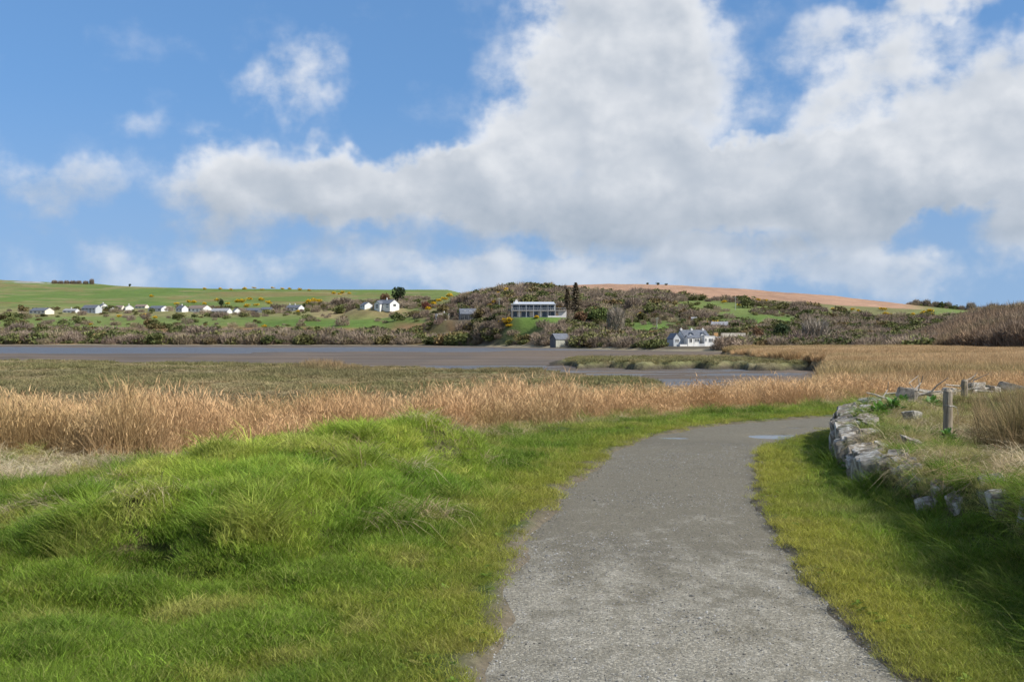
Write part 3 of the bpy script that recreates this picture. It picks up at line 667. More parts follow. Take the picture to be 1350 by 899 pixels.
# --- low weeds through the turf
def rosette(seed):
    r = np.random.default_rng(seed); V = []; Q = []; b = []
    for k in range(9):
        a = k*.7+r.uniform(-.2, .2); el = r.uniform(.1, .7); L = r.uniform(.035, .07); W = L*.45; d = np.array([math.cos(a)*math.cos(el), math.sin(a)*math.cos(el), math.sin(el)]); s_ = np.array([-math.sin(a), math.cos(a), 0]); i = len(V)
        V += [d*.004, d*L*.55-s_*W/2, d*L+np.array([0, 0, -.25*L]), d*L*.55+s_*W/2]; Q.append((i, i+1, i+2, i+3)); b.append(r.uniform(0, .75))
    return np.array(V), np.array(Q), np.zeros((0, 3), int), np.array(b)
weed = [proto('weed', rosette(560+i), M_GRASS) for i in range(3)]
x, y = spray(5200, (-.60, .40, 4.4, 15)); pd, sd, s_ = path_d(x, y); bd, b_ = bank_d(x, y)
keep = (pd > .12) & (bd < -.15) & (rng.uniform(0, 1, len(x)) < .10+.45*sst(fbm(x*1.6, y*1.6, 219, 2), .5, .66)); x, y = x[keep], y[keep]; n = len(x)
tint = mixc([(.17, .27, .04), (.25, .32, .06), (.26, .19, .08)], [np.ones(n), 1.2*(rng.uniform(0, 1, n) < .4), 1.5*(rng.uniform(0, 1, n) < .1)])*(1+rng.normal(0, .15, n))[:, None]
scatter('weeds', weed, np.stack([x, y, H(x, y)+.018], -1), rot_z(n, .2), rng.uniform(.35, .85, n), np.clip(tint, .02, .5), None, 'small broad-leaved weeds dotted through the turf')

# --- straw litter in front of the reeds --------------------------------
M_STRAW = M_GRASS
tuf = (rng.uniform(0, 1, 900))
litter = [proto('litter', blades(80, .20, .20, .5, .0055, 1.3, .9, 3, 70+i, droop=.35), M_REED) for i in range(4)]
x, y = spray(13000, (-.66, .62, 6, 34))
bk = y-reed_front(x); pd, sd, s_ = path_d(x, y); bd, b_ = bank_d(x, y)
pr = np.exp(-((bk+.35)/.75)**2)*sst(fbm(x*.8, y*.8, 221, 3), .36, .58)+np.exp(-(((x+6.5)/1.3)**2+((y-14.6)/1.1)**2)**2)*1.0
pr = np.maximum(pr, .34*(mound(x, y) > .10)*sst(fbm(x*1.7, y*1.7, 223, 2), .60, .70)); pr = np.maximum(pr, .7*(bd > .25)*(bd < 2.5)*sst(fbm(x*1.2, y*1.2, 225, 2), .46, .60))
keep = (rng.uniform(0, 1, len(x)) < pr) & (pd > .6) & ((bd < -.6) | (bd > .25))
x, y = x[keep], y[keep]; n = len(x)
pale = (rng.uniform(0, 1, n)*.6+.4*np.exp(-(((x+6.5)/1.5)**2+((y-14.6)/1.2)**2)))
tint = mixc([(.36, .26, .14), (.66, .58, .40)], [1-pale, pale])*(1+rng.normal(0, .12, n))[:, None]
scatter('straw_litter', litter, np.stack([x, y, H(x, y)-.01], -1), rot_z(n, .15), rng.uniform(.6, 1.15, n), np.clip(tint, .02, .7), None, 'pale flattened straw litter at the foot of the reeds')

# --- reeds ---------------------------------------------------------------
def reed_clump(n, rad, h, seed):
    stems = blades(n, rad, h, .25, .0060, .09, .12, 2, seed)
    leaf = blades(int(n*1.0), rad, h*.74, .35, .0085, .16, .42, 3, seed+1, droop=.3)
    v, q, t, b = blades(int(n*.75), rad*1.05, h*.16, .40, .0125, .22, .35, 2, seed+2)
    # plumes sit at the stem tips
    sv = stems[0].reshape(n, -1, 3)[:, -1, :]; m = int(n*.75); vv = v.reshape(m, -1, 3).copy()
    vv += (sv[:m, None]-vv[:, :1])-np.array([0, 0, h*.05])
    stems = (*stems[:3], stems[3]*.62); leaf = (*leaf[:3], leaf[3]*.72); b = .60+.19*b
    return join([stems, leaf, (vv.reshape(-1, 3), q, t, b)])
reeds = [proto('reed', reed_clump(30, .17, .86, 300+7*i), M_REED) for i in range(6)]
x, y = spray(40000, (-.72, .95, 12.5, 62))
bk = y-reed_front(x)+(fbm(x*.55, y*.55, 231, 3)-.5)*2.4; pd, sd, s_ = path_d(x, y); bd, b_ = bank_d(x, y)
edge = sst(bk, -.1, 1.3)
dens = edge*(.30+.70*sst(fbm(x*.7, y*.7, 233, 3), .34, .52))*(1-.88*sst(bk, 4, 12)*(in_px(x/y) < 1000))
keep = (rng.uniform(0, 1, len(x)) < dens) & (pd > 1.0) & ((bd < -1.5) | (bd > 5.0)) & ~((in_px(x/y) < 1040) & (y > 46))
x, y, bk, edge = x[keep], y[keep], bk[keep], edge[keep]; n = len(x)
f1 = fbm(x*.30, y*.30, 235, 3); f2 = fbm(x*1.2, y*1.2, 237, 2); fl = fbm(x*.7, y*.15+4, 239, 3)
tint = mixc([(.53, .335, .170), (.62, .43, .235), (.34, .215, .10), (.22, .20, .07)], [np.ones(n), 1.4*sst(f1, .45, .65), .9*sst(f2, .50, .7), .8*sst(fbm(x*.6, y*.6, 241, 2), .60, .74)])*(1+rng.normal(0, .10, n))[:, None]
hs = (.66+.55*f1+.30*(f2-.5)+.25*sst(fl, .5, .7))*(.55+.45*edge)*(1-.22*sst(x, -2, 3))*(.95+.12*sst(-x, 2, 5))
hs = hs*(.42+1.12*fbm(x*.95+3, y*.6, 249, 2))*rng.uniform(.80, 1.22, n)*1.03*(1-.12*sst(bk, 3, 9))*(.63-.03*sst(-x, 2, 6)); wd = np.clip(.75+y/42, .9, 1.9)
zr = H(x, y); zmz = marsh_z(x, np.maximum(y, 42))[0]; zr = np.where(y > 42, np.maximum(zr, zmz), zr)
rot = rot_z(n, .07); rot[:, 1] += .05
scatter('reeds', reeds, np.stack([x, y, zr-.03], -1), rot, np.stack([wd*hs**.3, wd*hs**.3, hs], -1), np.clip(tint, .02, .65), None, 'dense bed of dry tan reeds between the path and the saltmarsh')

# --- reed bed running off to the right, farther out -----------------------
reeds_far = [proto('reedfar', blades(110, .75, 1.0, .30, .055, .14, .25, 2, 400+i), M_REED) for i in range(5)]
u = rng.uniform(.16, .80, 30000); d = rng.uniform(46, 262, 30000); x, y = u*d, d
z, mk, rt = marsh_z(x, y); shr = np.interp(in_px(u), SHORE_PX, SHORE_D)
keep = (rt*mk > .75) & (d < shr+8) & (rng.uniform(0, 1, len(x)) < .35+.65*sst(d, 60, 160))
x, y, z = x[keep], y[keep], z[keep]; n = len(x)
f1 = fbm(x*.05, y*.08, 243, 4); f2 = fbm(x*.2, y*.3, 245, 3)
tint = mixc([(.52, .345, .18), (.62, .44, .245), (.34, .225, .105), (.24, .22, .085)], [np.ones(n), 1.5*sst(f1, .5, .65), 1.3*sst(f2, .50, .64), 1.1*sst(fbm(x*.03, y*.06, 247, 3), .56, .68)])*(1+rng.normal(0, .09, n))[:, None]
hs = .55+.65*f1+.45*(f2-.5)
scatter('reed_bed', reeds_far, np.stack([x, y, z-.03], -1), rot_z(n, .06), np.stack([np.ones(n), np.ones(n), hs], -1), np.clip(tint, .02, .65), None, 'far tan reed bed spreading to the right across the marsh')

# --- saltmarsh tussocks -----------------------------------------------------
marsh = [proto('marsh', blades(70, .55, .30, .5, .05, .5, .5, 2, 450+i), M_REED) for i in range(4)]
u = rng.uniform(-.72, .36, 46000); d = 46*(215/46)**rng.uniform(0, 1, 46000); x, y = u*d, d
z, mk, rt = marsh_z(x, y)
keep = (mk > .8) & (rt < .5) & (rng.uniform(0, 1, len(x)) < .35+.65*fbm(x*.12, y*.12, 251, 3))
x, y, z, mk = x[keep], y[keep], z[keep], mk[keep]; n = len(x)
ff = fbm(x*.10, y*.10, 131, 4); f2 = fbm(x*.35, y*.25, 133, 3); fs = fbm(x*.02, y*.10, 255, 3)
tint = mixc([(.30, .25, .13), (.17, .175, .065), (.38, .285, .16), (.20, .16, .095)], [np.ones(n)*.8, 1.5*sst(ff, .38, .6), 1.3*sst(f2, .52, .7), 1.2*sst(fs, .5, .68)])*(1+rng.normal(0, .10, n))[:, None]
px = in_px(x/y); tall = np.exp(-(((px-430)/42)**2+((y-121)/5)**2)**2)
tint = tint+(np.array([.36, .25, .14])-tint)*tall[:, None]
hs = (.45+.9*sst(ff, .4, .7))*(1+2.0*tall)
scatter('marsh_grass', marsh, np.stack([x, y, z-.02], -1), rot_z(n, .1), np.stack([np.ones(n), np.ones(n), hs], -1), np.clip(tint, .02, .6), None, 'low olive and straw coloured saltmarsh grass across the flats')

# --- rushes in the field behind the bank -----------------------------------
rush = [proto('rush', join([blades(60, .13, .55, .35, .006, .16, .25, 3, 500+i), blades(22, .16, .42, .4, .010, .5, .9, 3, 520+i, droop=.3)]), M_REED) for i in range(4)]
x, y = spray(9000, (.26, .80, 8, 40)); bd, b_ = bank_d(x, y); bk = y-reed_front(x)
keep = (bd > 1.1) & (bk < 1.0) & (rng.uniform(0, 1, len(x)) < sst(bd, 1.1, 2.4)*(.35+.65*sst(fbm(x*.7, y*.7, 261, 3), .34, .5))*np.where((y > 15) & (bd < 3.2), .25, 1))
x, y, bd = x[keep], y[keep], bd[keep]; n = len(x); f1 = fbm(x*.5, y*.5, 263, 3)
tint = mixc([(.27, .19, .095), (.16, .16, .055), (.38, .28, .155)], [np.ones(n), 1.3*sst(f1, .5, .66), sst(fbm(x*.9, y*.9, 265, 2), .5, .7)])*(1+rng.normal(0, .1, n))[:, None]
scatter('rushes', rush, np.stack([x, y, H(x, y)-.02], -1), rot_z(n, .08), (.55+.6*f1)*rng.uniform(.8, 1.2, n)*(1-.35*sst(y, 12, 15)), np.clip(tint, .02, .6), None, 'brown and green rushes in the field behind the bank')

# --- loose gravel on the path ---------------------------------------------------
def pebble(seed):
    bm = bmesh.new(); bmesh.ops.create_icosphere(bm, subdivisions=1, radius=1); r = random.Random(seed)
    for v in bm.verts: v.co = Vector((v.co.x*1.1, v.co.y*.85, v.co.z*.6))*(1+r.uniform(-.25, .2))
    me = bpy.data.meshes.new('pebble'); bm.to_mesh(me); bm.free(); me.materials.append(M_PEB)
    at = me.attributes.new('bv', 'FLOAT', 'FACE'); at.data.foreach_set('value', np.full(len(me.polygons), .5, np.float32))
    return bpy.data.objects.new('pebble', me)
M_PEB = mat_twig('gravel_stone', 0.0)
pebs = [pebble(i) for i in range(4)]
t = rng.uniform(0, 1, 26000); d = 4.4*(17/4.4)**t; s_at = np.interp(d, pcy[:300], tt[0]+np.linspace(0, 1, 420)[:300]*sacc[-1]) if False else None
ctr = np.interp(d, PATH[PATH[:, 1] < 19.5][:, 1], PATH[PATH[:, 1] < 19.5][:, 0]); off = rng.uniform(-1.12, 1.12, len(d))
x, y = ctr+off, d; pd, sd, s_ = path_d(x, y)
pr = .25+.75*sst(fbm(x*1.1, y*.8, 271, 4), .45, .6)
keep = (pd < .06+.16*rng.uniform(0, 1, len(x))**2) & (rng.uniform(0, 1, len(x)) < np.maximum(pr, .9*(pd > -.05))); x, y, off = x[keep], y[keep], off[keep]; n = len(x)
g_ = rng.uniform(0, 1, n); tint = np.array([.11, .105, .095])+(np.array([.36, .355, .335])-np.array([.11, .105, .095]))*(g_**1.6)[:, None]
sz = np.exp(rng.normal(math.log(.0044), .36, n))
scatter('gravel', pebs, np.stack([x, y, np.maximum(path_z(x, y, off), np.where(pd[keep] > -.08, H(x, y), -1))+.001], -1), rng.uniform(0, 6.28, (n, 3))*np.array([.1, .1, 1]), sz, tint, None, 'loose grey gravel strewn over the path')

# --- puddles ------------------------------------------------------------------
M_PUD = mat_water('puddle_water', .05, .03, 3)
for i, (qx, qy, rx, ry) in enumerate(PUDDLES):
    a = np.linspace(0, 2*np.pi, 40, endpoint=False); k = 1.25+.25*(vnoise(np.cos(a)*1.6+i*9, np.sin(a)*1.6, 281)-.5)
    V = np.stack([qx+np.cos(a)*rx*k, qy+np.sin(a)*ry*k, np.full(40, path_z(np.array([qx]), np.array([qy]), 0)[0]+.034)], -1)
    me = mesh_np('puddle', np.vstack([V, V.mean(0)]), [np.stack([np.arange(40), (np.arange(40)+1) % 40, np.full(40, 40)], -1)])
    o = link('puddle', me, M_PUD); tag(o, ['largest puddle of sky-bright water on the bend of the path', 'puddle at the left edge of the path', 'small puddle near the far verge of the path'][i], 'puddle', 'puddles on the path', 'structure')

# ------------------------------------------------------------------ dry stone wall facing the bank
def mat_stone(name, dark=(.105, .090, .070), light=(.29, .255, .205), lichen=(.62, .61, .57), amt=.5):
    m, w = new_mat(name); p = w.n('TexCoord').outputs['Object']; gp = pos(w)
    n = w.noise(p, 3.2, 8, .65); n2 = w.noise(gp, 9, 6, .7)
    c = w.mix(w.ss(n, .35, .65), dark, light)
    ln = w.m('MULTIPLY', w.ss(w.noise(gp, 7.0, 7, .7), .50, .60), amt)
    c = w.mix(ln, c, lichen)
    moss = w.m('MULTIPLY', w.ss(w.noise(gp, 2.6, 5, .6), .58, .68), .55)
    c = w.mix(moss, c, (.09, .11, .03))
    bp = w.n('Bump', ins={'Height': n2, 'Strength': .8, 'Distance': .012}).outputs[0]
    b = w.n('BsdfPrincipled', ins={'Base Color': c, 'Roughness': .9, 'Specular IOR Level': .15, 'Normal': bp}); finish(w, b.outputs[0]); return m
M_STONE = mat_stone('lichened_stone', amt=.5); M_STONE2 = mat_stone('grey_stone', (.095, .085, .070), (.24, .215, .18), amt=.22); M_PALE = mat_stone('pale_stone', (.17, .16, .14), (.36, .34, .30), amt=.7)
def stone_mesh(seed, mat):
    r = random.Random(seed); bm = bmesh.new(); bmesh.ops.create_cube(bm, size=1.0)
    bmesh.ops.bevel(bm, geom=list(bm.edges), offset=.09, segments=1, affect='EDGES')
    sk = [r.uniform(-.30, .30) for _ in range(4)]
    for v in bm.verts:
        c = v.co; k = 1+r.uniform(-.12, .12)
        v.co = Vector(((c.x+sk[0]*c.z+sk[2]*c.y)*k, c.y*k*(1+sk[3]*c.z), (c.z+sk[1]*c.x)*(1+r.uniform(-.09, .09))))
    me = bpy.data.meshes.new('stone'); bm.to_mesh(me); bm.free(); me.materials.append(mat); return me
STONES = [stone_mesh(i, [M_STONE, M_STONE2, M_STONE, M_PALE][i % 4]) for i in range(12)]
wall = empty('stone_wall', (4.35, 14.8, 0)); wall_loc = Vector(wall.location)
tag(wall, 'low lichen-spotted dry stone wall facing the grassy bank on the right of the path', 'wall')
bseg = np.linalg.norm(np.diff(BANK, axis=0), axis=1); bacc = np.concatenate([[0], np.cumsum(bseg)])
def bank_at(s):
    x = np.interp(s, bacc, BANK[:, 0]); y = np.interp(s, bacc, BANK[:, 1]); x2 = np.interp(s+.05, bacc, BANK[:, 0]); y2 = np.interp(s+.05, bacc, BANK[:, 1])
    L = math.hypot(x2-x, y2-y); return x, y, (x2-x)/L, (y2-y)/L
def place_stone(par, org, mi, loc, dims, rot):
    o = bpy.data.objects.new('stone', STONES[mi]); C.objects.link(o); o.parent = par
    o.location = Vector(loc)-org; o.scale = dims; o.rotation_euler = rot; return o
rs = random.Random(21)
s = 8.5
while s < bacc[-1]-6:
    x, y, dx, dy = bank_at(s); top = float(bank_top(y))
    w0 = rs.uniform(.08, .20)
    solid = .97 if y > 13.6 else (.92 if 11.6 < y < 13.0 else .0)
    if y < 6.2: s += w0; continue
    ang = math.atan2(dy, dx)
    zc = -.03
    while zc < top-.06:
        upright = rs.random() < .8
        hh = rs.uniform(.20, .38) if upright else rs.uniform(.07, .13)
        hh = min(hh, max(top+.02-zc, .08))
        if rs.random() < solid:
            ins = -.01+rs.uniform(-.03, .03)+zc*.16
            place_stone(wall, wall_loc, rs.randrange(12), (x+dy*ins, y-dx*ins, zc+hh/2), (w0*1.02 if upright else w0*1.5, rs.uniform(.20, .30), hh*1.02),
                        (-.22+rs.uniform(-.10, .10), rs.uniform(-.2, .2), ang+rs.uniform(-.18, .18)))
        zc += hh*.96
    if rs.random() < solid*.30 and y > 11:                              # loose capping stones
        q = rs.uniform(.20, .34)
        place_stone(wall, wall_loc, rs.choice([0, 2, 3, 6, 7, 11]), (x+dy*q, y-dx*q, top+rs.uniform(.02, .06)), (rs.uniform(.14, .30), rs.uniform(.12, .2), rs.uniform(.07, .12)),
                    (rs.uniform(-.2, .2), rs.uniform(-.2, .2), rs.uniform(0, 3)))
    s += w0*.97

# stones that show through the turf of the nearer stretch, bedded in its face
for k in range(20):
    sN = rs.uniform(float(np.interp(7.0, BANK[:, 1], bacc)), float(np.interp(11.6, BANK[:, 1], bacc))); x, y, dx, dy = bank_at(sN); ins = rs.uniform(.06, .2); xx, yy = x+dy*ins, y-dx*ins
    zz_ = float(H(np.array([xx]), np.array([yy]))[0]); place_stone(wall, wall_loc, rs.choice([0, 1, 2, 4, 5, 8, 9]), (xx, yy, zz_-rs.uniform(.0, .05)), (rs.uniform(.10, .24), rs.uniform(.14, .22), rs.uniform(.12, .24)), (rs.uniform(-.4, .1), rs.uniform(-.25, .25), math.atan2(dy, dx)+rs.uniform(-.3, .3)))

# ------------------------------------------------------------------ fence posts
def mat_wood(name, a=(.30, .255, .19), b=(.17, .14, .10)):
    m, w = new_mat(name); p = w.n('TexCoord').outputs['Object']
    n = w.noise(w.vm('MULTIPLY', p, (1, 1, .09)), 55, 6, .65); n2 = w.noise(p, 4, 5, .6)
    c = w.mix(w.ss(n, .35, .65), a, b); c = w.mix(w.ss(n2, .5, .75, 0, .5), c, (.36, .34, .29))
    bp = w.n('Bump', ins={'Height': n, 'Strength': .7, 'Distance': .006}).outputs[0]
    bs = w.n('BsdfPrincipled', ins={'Base Color': c, 'Roughness': .85, 'Specular IOR Level': .2, 'Normal': bp}); finish(w, bs.outputs[0]); return m
M_POST = mat_wood('weathered_post'); M_WIRE = mat_flat('fence_wire', (.30, .30, .29), .5, .2, 30, metallic=.8)
M_DRIFT = mat_wood('driftwood', (.40, .365, .31), (.22, .195, .16))
def tube(bm, pts, rads, seg=8, cap=True):
    rings = []
    for i, (p, r) in enumerate(zip(pts, rads)):
        d = (Vector(pts[min(i+1, len(pts)-1)])-Vector(pts[max(i-1, 0)])).normalized()
        q = Vector((0, 0, 1)).rotation_difference(d)
        rings.append([bm.verts.new(Vector(p)+q @ Vector((math.cos(2*math.pi*k/seg)*r, math.sin(2*math.pi*k/seg)*r, 0))) for k in range(seg)])
    for a, b in zip(rings, rings[1:]):
        for k in range(seg): bm.faces.new((a[k], a[(k+1) % seg], b[(k+1) % seg], b[k]))
    if cap: bm.faces.new(rings[-1]); bm.faces.new(list(reversed(rings[0])))
def from_bm(name, bm, mat, parent=None, smooth=False):
    bmesh.ops.recalc_face_normals(bm, faces=list(bm.faces))
    me = bpy.data.meshes.new(name); bm.to_mesh(me); bm.free()
    if smooth: me.polygons.foreach_set('use_smooth', np.ones(len(me.polygons), bool))
    return link(name, me, mat, parent)
def fence_post(x, y, zt, label, wires=True):
    z0 = float(H(np.array([x]), np.array([y]))[0]); h = zt-z0
    t = empty('fence_post', (x, y, z0)); tag(t, label, 'fence post', 'round wooden fence posts behind the wall')
    bm = bmesh.new(); r = .052
    zs = [-.3, 0, h*.2, h*.4, h*.6, h*.8, h-.012, h]
    tube(bm, [(.006*math.sin(k*2.1), .006*math.cos(k*1.7), z) for k, z in enumerate(zs)], [r*1.04, r*1.02, r, r*1.01, r*.98, r, r*.99, r*.86], 14)
    from_bm('post', bm, M_POST, t)
    if wires:
        bm = bmesh.new(); zc = h-.17
        ring = [(math.cos(a)*(r+.003), math.sin(a)*(r+.003), zc+.008*math.sin(2*a)) for a in np.linspace(0, 2*math.pi, 15)]
        tube(bm, ring, [.003]*15, 5)
        tube(bm, [(r, 0, zc), (r+.05, .01, zc-.02), (r+.07, .0, zc-.10)], [.0025]*3, 5)
        from_bm('wire', bm, M_WIRE, t)
fence_post(4.98, 13.0, 1.6-(515-HZ)/F*13.0, 'nearer taller wooden fence post with a turn of wire round its top')
fence_post(7.0, 17.6, 1.6-(502-HZ)/F*17.6, 'farther fence post half hidden in the brown rushes', False)

# ------------------------------------------------------------------ loose rocks and driftwood beyond the bank
rocks = [(6.25, 18.0, .28, .2, .2, 1, 'dark upright boulder on the far end of the bank'), (8.05, 19.85, .34, .22, .16, 0, 'boulder amid the driftwood right of the farther fence post'),
         (8.95, 20.35, .46, .28, .20, 1, 'grey boulder on the bank at the right edge of the picture'), (7.55, 19.65, .22, .16, .12, 7, 'small boulder close to the farther fence post'),
         (8.5, 20.1, .30, .20, .11, 2, 'flat lichened boulder near the right edge of the far bank'), (5.35, 15.2, .26, .16, .08, 3, 'flat white stone lying in the turf left of the nearer post'),
         (6.4, 19.0, .5, .22, .1, 3, 'long pale slab lying behind the dark upright boulder'), (4.45, 12.6, .22, .15, .10, 2, 'white stone showing through the turf of the bank')]
for (x, y, sx, sy, sz, mi, lab) in rocks:
    o = bpy.data.objects.new('boulder', STONES[mi]); C.objects.link(o); z = float(H(np.array([x]), np.array([y]))[0])
    o.location = (x, y, z+sz*.42+.05); o.scale = (sx, sy, sz*1.3); o.rotation_euler = (rs.uniform(-.2, .2), rs.uniform(-.2, .2), rs.uniform(0, 3)); tag(o, lab, 'boulder', 'boulders by the reeds and on the bank')
drift = sorted([(q_, 19.35+(q_-7)*.5+rs.uniform(-.5, .25)) for q_ in [rs.uniform(6.9, 9.1) for _ in range(6)]], key=lambda p: p[0]/p[1])+sorted([(rs.uniform(6.0, 6.9), rs.uniform(17.2, 18.8)) for _ in range(3)], key=lambda p: p[0]/p[1])
ORD = ['leftmost', 'second from the left', 'third from the left', 'fourth from the left', 'fifth from the left', 'sixth from the left', 'fifth from the right', 'fourth from the right', 'third from the right', 'second from the right', 'rightmost']
def nth(i, n): return ORD[i] if i <= (n-1)/2 else {0: 'rightmost', 1: 'second from the right', 2: 'third from the right', 3: 'fourth from the right', 4: 'fifth from the right', 5: 'sixth from the right'}[n-1-i]
for k in range(9):
    x, y = drift[k]
    z = float(H(np.array([x]), np.array([y]))[0]); L = rs.uniform(.35, .9); a = rs.uniform(-.5, .6)+ (math.pi if rs.random() < .5 else 0); r0 = rs.uniform(.016, .034)
    bm = bmesh.new(); n = 6; pts = []; p = Vector((0, 0, .05)); d = Vector((math.cos(a), math.sin(a)*.7, rs.uniform(.02, .28)))
    for i in range(n):
        pts.append(tuple(p)); p = p+d*L/(n-1); d = (d+Vector((rs.uniform(-.2, .2), rs.uniform(-.2, .2), rs.uniform(-.12, .1)))).normalized()
    tube(bm, pts, [r0*(1-.12*i) for i in range(n)], 7)
    q = Vector(pts[3]); tube(bm, [tuple(q), tuple(q+Vector((rs.uniform(-.1, .2), rs.uniform(-.2, .1), .12))), tuple(q+Vector((rs.uniform(-.1, .3), rs.uniform(-.2, .2), .24)))], [r0*.5, r0*.35, r0*.2], 6)
    o = from_bm('driftwood_branch', bm, M_DRIFT); o.location = (x, y, z+.04)
    tag(o, f'bleached driftwood branch among the boulders on the far bank, {nth(k, 6)}' if k < 6 else f'bleached driftwood branch beside the farther fence post, {nth(k-6, 3)}', 'branch', 'driftwood on the far bank' if k < 6 else 'driftwood by the farther fence post')

# broad-leaved green plants on the bank
def leaf_mesh(seed):
    r = np.random.default_rng(seed); V = []; Fq = []; b = []
    for k in range(46):
        a = r.uniform(0, 6.28); q = r.uniform(0, .05); el = r.uniform(.25, 1.3); L = r.uniform(.07, .17); Wd = L*.42
        base = np.array([math.cos(a)*q, math.sin(a)*q, r.uniform(.0, .08)]); d = np.array([math.cos(a)*math.cos(el), math.sin(a)*math.cos(el), math.sin(el)]); sdv = np.array([-math.sin(a), math.cos(a), 0])
        pts = [base, base+d*L*.5-sdv*Wd/2, base+d*L+np.array([0, 0, -L*.25]), base+d*L*.5+sdv*Wd/2]
        i = len(V); V += pts; Fq.append((i, i+1, i+2, i+3)); b.append(r.uniform(0, .84))
    return np.array(V), np.array(Fq), np.zeros((0, 3), int), np.array(b)
M_LEAF = mat_leaf('broad_leaf', (.10, .21, .035), .35, .4, .4, .35)
LEAFP = []
for i in range(3):
    v, q, t, b = leaf_mesh(600+i); me = mesh_np('leaf_cluster', v, [q, t]); at = me.attributes.new('bv', 'FLOAT', 'FACE'); at.data.foreach_set('value', b.astype(np.float32)); me.materials.append(M_LEAF); LEAFP.append(me)
plants = [(5.15, 15.9, 1.15, 'bright green leafy plant on the bank above the wall end'), (5.42, 16.2, 1.05, 'second leafy plant beside the one above the wall end'), (4.88, 12.75, .75, 'small leafy plant at the foot of the nearer fence post'),
          (6.2, 16.8, 1.1, 'leafy plant on the bank right of the dark upright boulder'), (6.0, 17.5, .95, 'leafy plant just in front of the dark upright boulder'), (3.86, 12.75, 1.15, 'leafy plant growing at the shaded foot of the wall')]
for i, (x, y, sc_, lab) in enumerate(plants):
    o = bpy.data.objects.new('leafy_plant', LEAFP[i % 3]); C.objects.link(o); o.location = (x, y, float(H(np.array([x]), np.array([y]))[0])+.05); o.scale = (sc_, sc_, sc_*1.25); o.rotation_euler = (0, 0, i*1.3)
    tag(o, lab, 'plant', 'leafy plants on the bank')

# ------------------------------------------------------------------ scrub on the far shore
def bush(n, seed, size=.17, flat=.75, hollow=.55, up=.0, twigs=0):
    """leaf and twig sized faces through the volume of a lobed crown, unit radius"""
    r = np.random.default_rng(seed); lobes = r.uniform(-.55, .55, (7, 3))*np.array([1, 1, .6]); lr = r.uniform(.42, .66, 7)
    k = r.integers(0, 7, n); v = r.normal(size=(n, 3)); v /= np.linalg.norm(v, axis=1)[:, None]
    p = lobes[k]+v*(lr[k]*(hollow+(1-hollow)*r.uniform(0, 1, n)**.5))[:, None]
    p[:, 2] = p[:, 2]*flat+flat*.75; keep = p[:, 2] > -.05; p = p[keep]; n = len(p)
    d1 = r.normal(size=(n, 3)); d1[:, 2] += up; d1 /= np.linalg.norm(d1, axis=1)[:, None]; d2 = np.cross(d1, r.normal(size=(n, 3))); d2 /= np.linalg.norm(d2, axis=1)[:, None]
    s = size*r.uniform(.5, 1.4, n)[:, None]; asp = .30 if twigs else .62
    V = np.stack([p-d1*s, p+d2*s*asp, p+d1*s, p-d2*s*asp], 1).reshape(-1, 3); q = np.arange(4*n).reshape(n, 4)
    return V, q, np.zeros((0, 3), int), r.uniform(0, 1, n)
def bare(n, seed):
    """upright bare twigs fanning out of a thicket"""
    r = np.random.default_rng(seed); a = r.uniform(0, 6.283, n); q = .8*np.sqrt(r.uniform(0, 1, n)); el = r.uniform(.5, 1.5, n); L = r.uniform(.25, .6, n)
    h = r.uniform(.0, 1.0, n)*(1-.55*q*q)
    b = np.stack([np.cos(a)*q, np.sin(a)*q, h], -1); a2 = a+r.normal(0, .7, n); d = np.stack([np.cos(a2)*np.cos(el), np.sin(a2)*np.cos(el), np.sin(el)], -1)
    w = r.normal(size=(n, 3)); w = np.cross(d, w); w /= np.linalg.norm(w, axis=1)[:, None]; w *= .032
    V = np.stack([b-w, b+w, b+d*L[:, None]], 1).reshape(-1, 3)
    return V, np.zeros((0, 4), int), np.arange(3*n).reshape(n, 3), r.uniform(0, 1, n)
barep = [proto('barescrub', join([bare(330, 700+i), bush(110, 710+i, .10, .62, .5, .4, 1)]), M_TWIG) for i in range(5)]
leafp = [proto('leafscrub', bush(300, 720+i, .15, .7, .55), M_TWIG) for i in range(5)]
N = 52000
u = rng.uniform(-.56, .62, N); px = in_px(u); sh = np.interp(px, SHORE_PX, SHORE_D); y = sh+4+(1000-sh)*rng.uniform(0, 1, N)**1.25; x = u*y
lc_, scr, gor, row = land_cover(x, y)
thick = fbm(x*.035, y*.035, 301, 3)
KEEPOUT = [(708, 462, 44, 492), (616, 534, 30, 572), (583, 562, 18, 582), (920, 330, 44, 382), (738, 395, 20, 424), (502, 715, 34, 760), (965, 345, 24, 400), (949, 436, 16, 456), (915, 425, 8, 460)]
ok = rng.uniform(0, 1, N) < scr*(.25+.9*sst(thick, .30, .52))
for (cp, d0, hw, d1) in KEEPOUT: ok &= ~((np.abs(px-cp) < hw) & (y > d0) & (y < d1))
x, y, px, row, gor, thick, sh = [v[ok] for v in (x, y, px, row, gor, thick, sh)]; n = len(x)
fk = fbm(x*.02, y*.02, 303, 3); fk2 = fbm(x*.06, y*.06, 305, 3); rr = rng.uniform(0, 1, n)
ev = rr < .22+.55*sst(fk2, .50, .64)
idx = np.where(ev, 5+rng.integers(0, 5, n), rng.integers(0, 5, n))
t_b = mixc([(.245, .190, .140), (.330, .260, .185), (.235, .160, .135), (.255, .225, .105)], [np.ones(n), 1.4*sst(fk, .5, .65), 1.1*sst(fk2, .5, .66), .9*(rng.uniform(0, 1, n) < .25)])
t_e = mixc([(.125, .135, .048), (.070, .090, .032), (.165, .150, .060), (.22, .120, .065)], [np.ones(n), 1.0*(rng.uniform(0, 1, n) < .4), 1.3*(rng.uniform(0, 1, n) < .35), 1.3*(rng.uniform(0, 1, n) < .12)])
